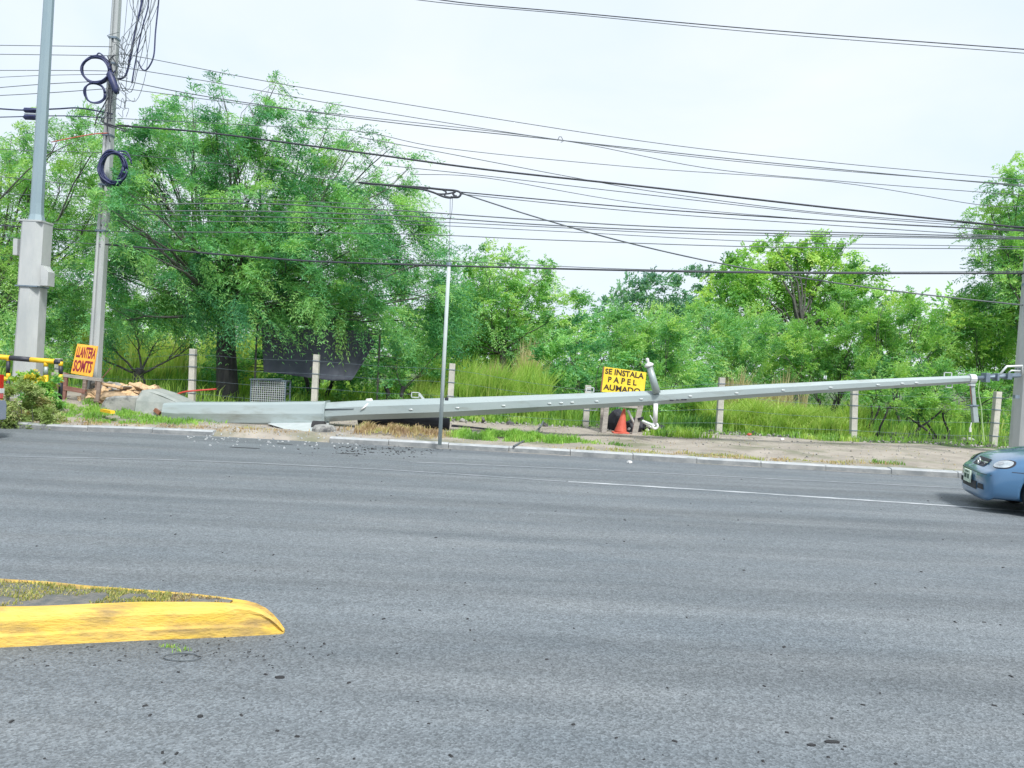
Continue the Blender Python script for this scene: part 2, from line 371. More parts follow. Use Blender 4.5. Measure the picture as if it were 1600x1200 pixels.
def catmull(pts, sub=8):
    P = [Vector(p) for p in pts]
    if len(P) < 3:
        return [P[0].lerp(P[1], i / sub) for i in range(sub + 1)]
    P = [P[0] * 2 - P[1]] + P + [P[-1] * 2 - P[-2]]; o = []
    for i in range(1, len(P) - 2):
        for j in range(sub):
            t = j / sub; a, b, c, d = P[i - 1], P[i], P[i + 1], P[i + 2]
            o.append(0.5 * ((2 * b) + (c - a) * t + (2 * a - 5 * b + 4 * c - d) * t * t + (3 * b - a - 3 * c + d) * t ** 3))
    o.append(P[-2]); return o

# ------------------------------------------------------------------ ground
KERB_PX = [(-900, 640), (-300, 660), (0, 668), (100, 673), (300, 680), (560, 694), (800, 707), (1100, 725), (1500, 747), (1900, 770), (2600, 812)]
KPTS = catmull([gnd(a, b, 0) for a, b in KERB_PX], 10)
KX = np.array([p.x for p in KPTS]); KY = np.array([p.y for p in KPTS])
sl_l = (KY[5] - KY[0]) / (KX[5] - KX[0]); sl_r = (KY[-1] - KY[-6]) / (KX[-1] - KX[-6])
KX = np.concatenate([[-250], KX, [250]]); KY = np.concatenate([[KY[0] - 4], KY, [KY[-1] - 3]])
def kerb_y(x): return float(np.interp(x, KX, KY))

def hgt(x, y):
    k = kerb_y(x); d = y - k
    h = 0.112 * min(max(d, 0) / 0.25, 1) + 0.018 * min(max(d, 0), 5)
    wl = 1 / (1 + math.exp((x + 9.0) / 0.7))           # raised on the left
    h += 0.34 * wl * (1 - math.exp(-max(d - 0.4, 0) / 1.3))
    if d > 0.3: h += 0.035 * mnoise.noise(Vector((x * 0.9, y * 0.9, 0))) + 0.012 * mnoise.noise(Vector((x * 4, y * 4, 3)))
    far = max(0, y - 26); h += 0.012 * far
    return h

def grid(name, xs, fy, m, zf):
    V = []; F = []
    ny = len(fy(xs[0]))
    for x in xs:
        for y in fy(x): V.append((x, y, zf(x, y)))
    for i in range(len(xs) - 1):
        for j in range(ny - 1):
            a = i * ny + j; F.append((a, a + ny, a + ny + 1, a + 1))
    return np_obj(name, np.array(V, float), np.array(F), m, smooth=True)

xs_v = [-400, -200, -100, -60, -40, -30] + list(np.arange(-24, 24.01, 0.15)) + [30, 40, 60, 100, 200, 400]
def fy_v(x):
    k = kerb_y(x)
    return [k + d for d in list(np.arange(0.0, 6.0, 0.15)) + [6.3, 7, 8, 9.5, 11.5, 14, 18, 24, 32, 45, 65, 100, 160, 260, 500]]
g = grid('verge_ground', xs_v, lambda x: [v for v in fy_v(-1e3 if 0 else x)][:37], MAT['dirt'], hgt); tag(g, 'bare beige dirt verge and field beyond the road', kind='structure')
fg = grid('field_ground', xs_v, lambda x: [v for v in fy_v(x)][36:], MAT['field'], hgt); tag(fg, 'green weedy field beyond the fence', kind='structure')
rd = grid('road', [-400, -100] + list(np.arange(-40, 41, 2.0)) + [100, 400], lambda x: [-300, -60, -20, -5, 0, 5, 9, kerb_y(x) + 0.1], MAT['asphalt'], lambda x, y: 0.0)
tag(rd, 'wide grey asphalt road surface', kind='structure')

def strip(name, pxs, width, m, z, label):
    c = catmull([gnd(a, b, 0) for a, b in pxs], 12); V = []; F = []
    for i, p in enumerate(c):
        V += [(p.x, p.y - width / 2, z), (p.x, p.y + width / 2, z)]
    for i in range(len(c) - 1): F.append((2 * i, 2 * i + 2, 2 * i + 3, 2 * i + 1))
    o = np_obj(name, np.array(V), np.array(F), m); tag(o, label, kind='structure'); return o
strip('faded_lane_line', [(-600, 700), (0, 713), (300, 720), (600, 734), (884, 752.6)], 0.08, MAT['line_faint'], 0.004, 'very faded white lane line at left')
strip('lane_line', [(888, 752.8), (1000, 759.5), (1200, 772), (1560, 796), (2300, 850)], 0.10, MAT['line'], 0.004, 'thin worn white lane line across the far lanes')
strip('edge_line', [(640, 722), (900, 733), (1200, 748), (1500, 763), (2300, 805)], 0.09, MAT['line_faint'], 0.004, 'faint worn white edge line close to the far kerb')

# kerb in stones along the far side
kerb_root = empty('kerb', (0, 15, 0)); tag(kerb_root, 'pale concrete kerb along the far side of the road', kind='structure')
x = -30.0
xg0, xg1 = gnd(292, 680, 0).x, gnd(535, 692, 0).x
while x < 26:
    x2 = x + 1.2
    mid = (x + x2) / 2
    if not (xg0 < mid < xg1):
        b = MB(); n = 4
        dz = random.uniform(-0.008, 0.008); dy = random.uniform(-0.012, 0.012)
        secs = []
        for i in range(n + 1):
            xx = x + 0.006 + (x2 - x - 0.012) * i / n; k = kerb_y(xx) + dy
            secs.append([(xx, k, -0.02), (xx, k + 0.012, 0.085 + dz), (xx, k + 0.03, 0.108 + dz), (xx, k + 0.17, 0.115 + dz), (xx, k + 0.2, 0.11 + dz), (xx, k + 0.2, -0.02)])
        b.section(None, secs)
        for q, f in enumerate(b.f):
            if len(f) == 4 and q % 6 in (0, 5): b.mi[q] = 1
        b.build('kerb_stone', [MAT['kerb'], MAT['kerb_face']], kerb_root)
    x = x2

# ------------------------------------------------------------------ foliage generators
def unit(a): return a / np.maximum(np.linalg.norm(a, axis=1, keepdims=True), 1e-9)

DENS = 2.5
def spray_mesh(P, D, L, k=9, ll=0.11, lw=0.032, droop=0.5, wind=(0.0, 0, 0), pair_spread=0.6, tint=None, jitter=0.3):
    """feathery sprays: P (n,3) start, D (n,3) direction, L (n,) length; k leaf pairs each"""
    n = len(P); t = (np.arange(1, k + 1) / k)[None, :, None]
    g_ = np.array([0, 0, -1.0]) * droop + np.array(wind)
    Q = P[:, None, :] + D[:, None, :] * L[:, None, None] * t + g_[None, None, :] * (L[:, None, None] * t ** 2)
    T = unit((D[:, None, :] + 2 * g_[None, None, :] * t).reshape(-1, 3))
    Q = Q.reshape(-1, 3)
    rnd = unit(rng.normal(size=T.shape)); side = unit(np.cross(T, rnd * 0.6 + np.array([0, 0, 1.0])))
    V = []; TT = []
    base_t = np.repeat(tint if tint is not None else rng.random(n), k)
    for s in (-1, 1):
        ld = unit(side * s * pair_spread + T * 0.7 + rng.normal(size=T.shape) * jitter)
        nn = unit(np.cross(ld, rng.normal(size=T.shape) * 0.6 + np.cross(side, T)))
        l_ = ll * rng.uniform(0.6, 1.3, (len(T), 1)); w_ = lw * rng.uniform(0.7, 1.3, (len(T), 1))
        a = Q; b = Q + ld * l_ * 0.5 + nn * w_; c = Q + ld * l_; d = Q + ld * l_ * 0.5 - nn * w_
        V.append(np.stack([a, b, c, d], 1)); TT.append(np.repeat(np.clip(base_t + rng.normal(size=len(T)) * 0.07, 0, 1), 4))
    V = np.concatenate(V).reshape(-1, 3); TT = np.concatenate(TT)
    F = np.arange(len(V)).reshape(-1, 4)
    return V, F, TT

def lobe_sprays(lobes, dens, L, droop, wind, k, ll, lw, tint_amp=0.25, out=0.7, jitter=0.3, fill=0.5, zcut=0.25):
    """lobes: (x,y,z,rx,ry,rz)"""
    Ps, Ds, Ls, Ts = [], [], [], []
    for (cx, cy, cz, rx, ry, rz) in lobes:
        area = 4 * math.pi * ((rx * ry + rx * rz + ry * rz) / 3)
        n = max(6, int(area * dens * DENS))
        # clumps: sprays gather round a few anchors so that the lobe has gaps and light and dark heads
        na = max(5, int(area * 1.3)); an = unit(rng.normal(size=(na, 3))); ad = unit(an * out + rng.normal(size=(na, 3)) * .55 + np.array([0, 0, .3]) + np.array(wind) * 1.5); ar = rng.uniform(fill, 1.0, (na, 1)); at_ = rng.random(na)
        ia = rng.integers(0, na, n)
        u = unit(an[ia] + rng.normal(size=(n, 3)) * 0.21); rr = ar[ia] + rng.normal(size=(n, 1)) * 0.08
        P = np.array([cx, cy, cz]) + u * rr * np.array([rx, ry, rz])
        D = unit(ad[ia] + u * .25 + rng.normal(size=(n, 3)) * 0.26)
        Ps.append(P); Ds.append(D); Ls.append(L * rng.uniform(0.6, 1.4, n))
        lt = rng.normal() * 0.08
        Ts.append(np.clip(0.42 + lt + (at_[ia] - 0.5) * 2.3 * tint_amp + rng.normal(size=n) * 0.08, 0, 1))
    P = np.concatenate(Ps); D = np.concatenate(Ds); L_ = np.concatenate(Ls); T = np.concatenate(Ts)
    keep = P[:, 2] > zcut
    return spray_mesh(P[keep], D[keep], L_[keep], k=k, ll=ll, lw=lw, droop=droop, wind=wind, tint=T[keep], jitter=jitter), P[keep]

def limb(b, a, c, r0_, r1_, wob=0.25, n=7, seg=6):
    a, c = Vector(a), Vector(c); d = (c - a).length; pts = []; rad = []
    o1 = Vector((random.uniform(-1, 1), random.uniform(-1, 1), random.uniform(-.3, .8))) * wob * d * 0.35
    for i in range(n + 1):
        t = i / n; p = a.lerp(c, t) + o1 * math.sin(math.pi * t) + Vector((random.uniform(-1, 1), random.uniform(-1, 1), random.uniform(-1, 1))) * wob * 0.06 * d * (0 < i < n)
        pts.append(p); rad.append(r0_ + (r1_ - r0_) * t ** 0.8)
    b.tube(pts, rad, seg); return pts

def tree(name, cat, label, Y, base_px, lobes_px, leaf, trunk_r=0.18, dens=9, L=0.5, droop=0.5, wind=(0.15, 0, 0), k=8, ll=0.11, lw=0.03,
         group=None, depth=1.0, stems=1, spread=.3, fork=None, tint_amp=0.25, twigs=2, back=True, out=0.7, fill=0.5, jitter=0.3, ysq=0.8):
    X = at(base_px, 600, Y).x; z0 = hgt(X, Y)
    root = empty(name, (X, Y, z0 - 0.05), label, cat, group)
    lobes = []
    for i, l in enumerate(lobes_px):
        px, py, rp = l[:3]; dy = l[3] if len(l) > 3 else random.uniform(-1, 1) * depth
        yy = Y + dy; c = at(px, py, yy); r = rp / ppm(yy)
        asp = l[4] if len(l) > 4 else random.uniform(0.75, 1.0)
        lobes.append((c.x, c.y, c.z, r, r * ysq, r * asp))
        if back and rp > 35:
            lobes.append((c.x + random.uniform(-.3, .3) * r, c.y + r * 1.1, c.z + random.uniform(-.3, .1) * r, r * .85, r * .8, r * .8))
    (V, F, T), P = lobe_sprays(lobes, dens, L, droop, wind, k, ll, lw, tint_amp, out=out, fill=fill, jitter=jitter)
    cr_ = np_obj('crown', V, F, LEAF[leaf], root, tint=T); 
    # wood
    b = MB(); tops = []
    zt = fork if fork else sum(l[2] for l in lobes) / len(lobes) * 0.5
    for s in range(stems):
        sx = X + (random.uniform(-spread, spread) if stems > 1 else 0)
        base = Vector((sx, Y + (random.uniform(-.2, .2) if stems > 1 else 0), z0 - 0.1))
        top = Vector((sx + random.uniform(-.25, .25) * (1 + stems * .5), Y, zt))
        r = trunk_r / (stems ** 0.5)
        pts = [base, base.lerp(top, 0.05), base.lerp(top, .35) + Vector((random.uniform(-.08, .08), 0, 0)), base.lerp(top, .7) + Vector((random.uniform(-.08, .08), 0, 0)), top]
        b.tube(catmull(pts, 4), list(np.linspace(r * 1.25, r * .8, 17)), 10); tops.append(top)
    b.build('trunk', MAT['bark'], root, smooth=True)
    b = MB()
    for (cx, cy, cz, rx, ry, rz) in lobes:
        tp = min(tops, key=lambda q: (q - Vector((cx, cy, q.z))).length)
        c = Vector((cx, cy, cz))
        pts = limb(b, tp - Vector((0, 0, 0.15)), c, trunk_r * 0.24 / max(1, stems ** 0.4), 0.010, 0.3)
        for q in range(twigs):
            a = pts[random.randint(3, 6)]
            e = c + Vector((random.uniform(-1, 1) * rx, random.uniform(-1, 1) * ry, random.uniform(-.6, .9) * rz))
            pt = limb(b, a, e, 0.013, 0.003, 0.35, n=4, seg=4)
    b.build('branches', MAT['twig'], root, smooth=True)
    return root

def blades(name, pts, hts, leaf, label, width=0.012, lean=0.5, tint=None, kind='stuff', cat='grass', parent=None, wind=(0.1, 0)):
    n = len(pts)
    if n == 0: print('EMPTY BLADES', label); return None
    P = np.asarray(pts, float); H = np.asarray(hts, float)[:, None]
    a = rng.uniform(0, 2 * math.pi, n); ld = np.stack([np.cos(a), np.sin(a), np.zeros(n)], 1) * rng.uniform(0.1, 1, (n, 1)) * lean + np.array([wind[0], wind[1], 0])
    s = rng.uniform(0, math.pi, n); sd_ = np.stack([np.cos(s), np.sin(s), np.zeros(n)], 1) * width * rng.uniform(0.6, 1.4, (n, 1))
    p1 = P + np.array([0, 0, 1]) * H * 0.55 + ld * H * 0.2; p2 = P + np.array([0, 0, 1]) * H * (0.92 - 0.2 * lean) + ld * H * 0.75
    V = np.stack([P - sd_, P + sd_, p1 + sd_ * .8, p1 - sd_ * .8, p2], 1).reshape(-1, 3)
    i = (np.arange(n) * 5)[:, None]
    F = np.concatenate([i + np.array([[0, 1, 2]]), i + np.array([[0, 2, 3]]), i + np.array([[3, 2, 4]])])
    T = np.repeat(rng.random(n) if tint is None else np.clip(tint + rng.normal(size=n) * 0.13, 0, 1), 5)
    o = np_obj(name, V, F, LEAF[leaf], parent, tint=T)
    if parent is None: tag(o, label, cat, kind=kind)
    return o

def scatter(n, x0, x1, yf0, yf1, clump=0, zoff=-0.02):
    X = rng.uniform(x0, x1, n)
    if clump:
        c = rng.uniform(x0, x1, clump); X = c[rng.integers(0, clump, n)] + rng.normal(size=n) * 0.12
    out_ = []
    for x_ in X:
        y_ = random.uniform(yf0(x_), yf1(x_)); out_.append((x_, y_, hgt(x_, y_) + zoff))
    return out_

# ------------------------------------------------------------------ traffic island
def island():
    root = empty('traffic_island', (-3, 4.3, 0)); tag(root, 'tip of a traffic island with a thick yellow painted kerb', kind='structure')
    near = [gnd(a, b, 0) for a, b in ((-1500, 1100), (-600, 1042), (0, 1012), (220, 1001), (350, 996), (445, 991))]
    back = [gnd(a, b, .15) for a, b in ((-1500, 820), (-600, 872), (0, 906), (200, 922), (300, 930), (368, 938))]
    def lin(pts, x):
        return float(np.interp(x, [p.x for p in pts], [p.y for p in pts]))
    xt = near[-1].x; x0 = near[0].x; xs = list(np.linspace(x0, xt - 0.75, 60)) + [xt - d for d in (.6, .5, .42, .34, .27, .2, .14, .09, .045, .01)]
    secs = []; inner = []
    for x in xs:
        e = xt - x; k = max(0.0, 1 - e / 0.42)                       # 0 away from the tip, 1 at it
        yn = lin(near, x); yb = lin(back, x) + 0.03
        yb = yb - (yb - yn - 0.03) * (k ** 3.0)
        h = 0.165 * (1 - k ** 3.5 * 0.97) + 0.008 * mnoise.noise(Vector((x * 3, 0, 0)))
        w_ = (yb - yn); m1 = min(0.05, w_ * .2); wt = min(0.13, w_ * .3)
        wob = 0.014 * mnoise.noise(Vector((x * 5, 2, 0)))
        secs.append([(x, yn, -0.02), (x, yn + .006 + wob * .3, h * .34), (x, yn + .024 + wob, h * .40), (x, yn + .030 + wob, h * .80), (x, yn + m1 - .006, h * .96), (x, yn + m1 + .012, h), (x, yn + m1 + wt, h * 1.0), (x, yn + m1 + wt + .02, h * .8),
                     (x, yb - m1 * .6 - .05 * (1 - k), h * .8), (x, yb - m1 * .5 - .03 * (1 - k), h), (x, yb - .01, h * .93), (x, yb, -0.02)])
        inner.append((x, yn + m1 + wt + 0.01, yb - m1 * .6 - .04 * (1 - k), h))
    b = MB(); b.section(None, secs); k_ = b.build('kerb', MAT['yellow_kerb'], root, smooth=False)
    V = []; F = []; ny = 10; inn = [q for q in inner if q[0] < xt - 0.3]
    for (x, ya, yb, h) in inn:
        for j in range(ny + 1):
            y = ya + (yb - ya) * j / ny
            V.append((x, y, h - 0.012 + 0.012 * mnoise.noise(Vector((x * 5, y * 5, 0))) + (0.012 if 0 < j < ny else 0)))
    for i in range(len(inn) - 1):
        for j in range(ny):
            a = i * (ny + 1) + j; F.append((a, a + ny + 1, a + ny + 2, a + 1))
    np_obj('soil', np.array(V), np.array(F), MAT['soil'], root, smooth=True)
    pts = []
    xs_ = np.array([q[0] for q in inn]); yas = np.array([q[1] for q in inn]); ybs = np.array([q[2] for q in inn]); hs = np.array([q[3] for q in inn])
    N = 30000
    X = rng.uniform(-7, xs_[-1], N)
    for x in X:
        ya, yb, h = np.interp(x, xs_, yas), np.interp(x, xs_, ybs), np.interp(x, xs_, hs)
        u = random.random(); y = ya + (yb - ya) * u
        if random.random() < max(0, 1 - (xs_[-1] - x) / .45): continue
        m_ = mnoise.noise(Vector((x * 2.2, y * 5, 5))) + .6 * mnoise.noise(Vector((x * 9, y * 14, 1)))
        if m_ + (0.35 if u > .7 or u < .12 else 0.12) > 0.05: pts.append((x, y, h - 0.01))
    pts = np.array(pts); hh = rng.uniform(0.01, 0.038, len(pts)) * (1 + 0.5 * (rng.random(len(pts)) < .05))
    tt = np.array([0.5 + 0.5 * mnoise.noise(Vector((p[0] * 1.5, p[1] * 3, 9))) for p in pts])
    blades('island_grass', pts[tt > .45], hh[tt > .45], 'olive', 'thin short olive grass on top of the yellow island', 0.003, 0.9)
    blades('island_dry_grass', pts[tt <= .45], hh[tt <= .45], 'dry', 'dry straw coloured grass on top of the yellow island', 0.003, 1.0)
island()

# ------------------------------------------------------------------ fence
fence = empty('wire_fence', (0, 20, 0.2), 'long barbed wire fence on pale concrete posts behind the fallen pole', 'fence')
posts = [(-120, 548, 20.3, 0.01), (92, 560, 20.6, 0.0), (302, 545, 19.9, -0.01), (495, 554, 19.9, 0.01), (707, 568, 19.8, 0.012), (919, 602, 19.5, 0.02), (1128, 590, 19.8, 0.01), (1335, 607, 19.7, -0.03), (1559, 612, 20.0, 0.035), (1765, 622, 20.3, 0.0), (1980, 630, 20.6, 0.0)]
PTOP = []
for (px, py, Y, ln) in posts:
    t = at(px, py, Y); g0 = hgt(t.x, Y); b = MB()
    h = t.z - g0; base = Vector((t.x - ln * h, Y, g0 - .15)); top = Vector(t)
    b.bar(base, top, 0.155, 0.15); d = top - base; b2 = top + d.normalized() * 0.03
    p = b.build('fence_post', MAT['fence_post'], fence, bevel=0.012); PTOP.append((base, top))
    for q in (0.10, 0.30, 0.52, 0.74):
        b = MB(); c = top.lerp(base, q); b.bar(c - d.normalized() * 0.011, c + d.normalized() * 0.011, 0.178, 0.172); b.build('wire_tie', MAT['galv_dark'], p)
for q in (0.10, 0.30, 0.52, 0.74):
    b = MB(); pts = []
    for i, (ba, to) in enumerate(PTOP):
        c = to.lerp(ba, q) - Vector((0, 0.09, 0))
        if i: 
            m_ = pts[-1].lerp(c, .5); m_.z -= 0.03; pts.append(m_)
        pts.append(c)
    b.tube(catmull(pts, 3), 0.003, 4); b.build('barbed_wire', MAT['galv_dark'], fence)

# ------------------------------------------------------------------ poles
def left_lamp_pole():
    Y = 17.2
    base = at(41, 600, Y); base.z = hgt(base.x, Y) - 0.1
    X = base.x; root = empty('lamp_pole', base, 'tall blue-grey metal pole rising from a wide pale boxed base at far left', 'pole')
    def ctr(px, py): return at(px, py, Y)
    lean = Vector((ctr(56, 350) - ctr(41, 590)).normalized())
    z1 = at(50, 448, Y).z; z2 = at(56, 348, Y).z
    def c(z): 
        a, b_ = ctr(41, 590), ctr(57, 350); t = (z - a.z) / (b_.z - a.z); p = a.lerp(b_, t); return p
    b = MB(); secs = []
    for z, wd in ((base.z, .53), (z1, .46)):
        p = c(z); h = wd / 2; d = 0.2; ch = .09
        secs.append([(p.x - h, p.y - d + ch, z), (p.x - h + ch, p.y - d, z), (p.x + h - ch * 1.8, p.y - d, z), (p.x + h, p.y - d + ch * 1.4, z), (p.x + h, p.y + d, z), (p.x - h, p.y + d, z)])
    b.section(None, secs); b.build('base_column', MAT['concrete'], root)
    b = MB(); secs = []
    for z, wd in ((z1 + .01, .50), (z2, .49)):
        p = c(z); h = wd / 2; d = 0.22; ch = .07
        secs.append([(p.x - h, p.y - d + ch, z), (p.x - h + ch, p.y - d, z), (p.x + h - ch * 1.8, p.y - d, z), (p.x + h, p.y - d + ch * 1.4, z), (p.x + h, p.y + d, z), (p.x - h, p.y + d, z)])
    b.section(None, secs); cs = b.build('cabinet', MAT['concrete'], root)
    b = MB(); p = c(z1); b.box((p.x, p.y, z1 - .005), (.51, .46, .03)); b.build('seam_band', MAT['galv_dark'], root)
    b = MB(); p1 = c(z2); b.box((p1.x, p1.y, z2 + .012), (.51, .46, .035)); b.build('cap_plate', MAT['concrete'], root)
    pr = at(73, 432, Y - .1); b = MB()
    b.section(None, [[(pr.x - .08, pr.y - .1, pr.z - .22), (pr.x + .09, pr.y - .1, pr.z - .22), (pr.x + .09, pr.y - .1, pr.z + .1), (pr.x - .03, pr.y - .1, pr.z + .24), (pr.x - .08, pr.y - .1, pr.z + .24)],
                     [(pr.x - .08, pr.y + .15, pr.z - .22), (pr.x + .09, pr.y + .15, pr.z - .22), (pr.x + .09, pr.y + .15, pr.z + .1), (pr.x - .03, pr.y + .15, pr.z + .24), (pr.x - .08, pr.y + .15, pr.z + .24)]])
    b.build('side_bracket', MAT['concrete'], root)
    pl = at(29, 387, Y); b = MB(); b.box((pl.x, pl.y, pl.z), (.1, .25, .38)); b.build('side_box', MAT['concrete'], root, bevel=.01)
    b = MB(); a = c(z2 + .02); e = at(57.5, 335, Y); tt = at(84, -130, Y)
    b.tube([a, a + Vector((0, 0, .16)), e + Vector((0, 0, .25)), tt], [.19, .145, .138, .10], 8, phase=math.pi / 8)
    b.build('shaft', MAT['galv_blue'], root)
    b = MB(); b.tube([tt, tt + Vector((0.2, -.6, .5)), tt + Vector((.3, -1.6, .6))], [.06, .05, .04], 8); b.build('lamp_arm', MAT['galv_blue'], root)
left_lamp_pole()

def utility_pole():
    Y = 18.2
    base = at(148, 600, Y); root = empty('utility_pole', (base.x, Y, hgt(base.x, Y) - .1), 'grooved concrete utility pole behind the orange sign carrying the wires', 'pole')
    a = at(149, 545, Y); t = at(181, 20, Y); d = (t - a).normalized()
    lo = a - d * ((a.z - hgt(a.x, Y) + .1) / d.z); hi = t + d * 1.6
    u = Vector((1, 0, 0)); b = MB(); secs = []
    for p, wd in ((lo, .25), (hi, .155)):
        h = wd / 2; g = .03; c = h * .4
        secs.append([p + Vector(q) for q in ((-h, -h + c, 0), (-h + c, -h, 0), (h * .1 - g, -h, 0), (h * .1 - g + .006, -h + .05, 0), (h * .1 + g - .006, -h + .05, 0), (h * .1 + g, -h, 0), (h - c, -h, 0), (h, -h + c, 0), (h, h, 0), (-h, h, 0))])
    b.section(None, secs); b.build('shaft', MAT['concrete'], root)
    for py in (212, 362, 100, 60, 290):
        q = a + d * ((at(170, py, Y).z - a.z) / d.z); f = (q - lo).length / (hi - lo).length; r = (.25 + (.155 - .25) * f) * .56
        b = MB(); b.box(q, (r * 2, r * 2, .045)); b.build('steel_band', MAT['galv_dark'], root)
    b = MB(); q = hi - d * .3; b.bar(q + Vector((-.9, -.12, 0)), q + Vector((.9, -.12, 0)), .1, .1); b.build('cross_arm', MAT['galv_dark'], root)
    for k in (-.8, -.4, .4, .8):
        b = MB(); b.lathe(q + Vector((k, -.12, .05)), [(.02, 0), (.05, .03), (.03, .06), (.06, .09), (.03, .13), (.04, .16), (.01, .19)], 10); b.build('insulator', MAT['white'], root)
    return root, a, d, hi
UP_ROOT, UP_A, UP_D, UP_TOP = utility_pole()

def right_pole():
    Y = 17.4; p = at(1604, 700, Y); z0 = hgt(p.x, Y) - .1
    root = empty('concrete_pole', (p.x, Y, z0), 'thick pale concrete pole at the right edge carrying the wires behind the blue car', 'pole')
    b = MB(); b.tube([(p.x, Y, z0), (p.x + .03, Y, 11)], [.36, .19], 12); b.build('shaft', MAT['concrete'], root, smooth=False)
    for z in (6.0, 5.4, 4.2, 2.2):
        b = MB(); r = .37 + (.19 - .37) * z / 11; b.tube([(p.x + .01, Y, z - .03), (p.x + .01, Y, z + .03)], r, 14); b.build('steel_band', MAT['galv_dark'], root)
    q = at(1588, 620, Y - .3); b = MB(); b.box(q, (.1, .08, .08)); b.build('clamp', MAT['galv_dark'], root)
    return p
RPOLE = right_pole()

def thin_pole():
    Y = gnd(687, 695, .13).y; a = gnd(687, 695, .1); t = at(701.5, 413, Y)
    root = empty('thin_post', a, 'slim galvanised upright post at the kerb in front of the fallen pole', 'post')
    b = MB(); b.tube([a, t], [.038, .036], 10); b.build('shaft', MAT['post_paint'], root, smooth=True)
    b = MB(); b.tube([t - Vector((0, 0, .02)), t + Vector((0, 0, .03))], [.056, .05], 10); b.build('cap', MAT['galv_dark'], root)
    b = MB(); q = a.lerp(t, .26) + Vector((.09, -.02, 0)); b.box(q, (.07, .03, .06)); b.build('clip', MAT['black'], root)
thin_pole()

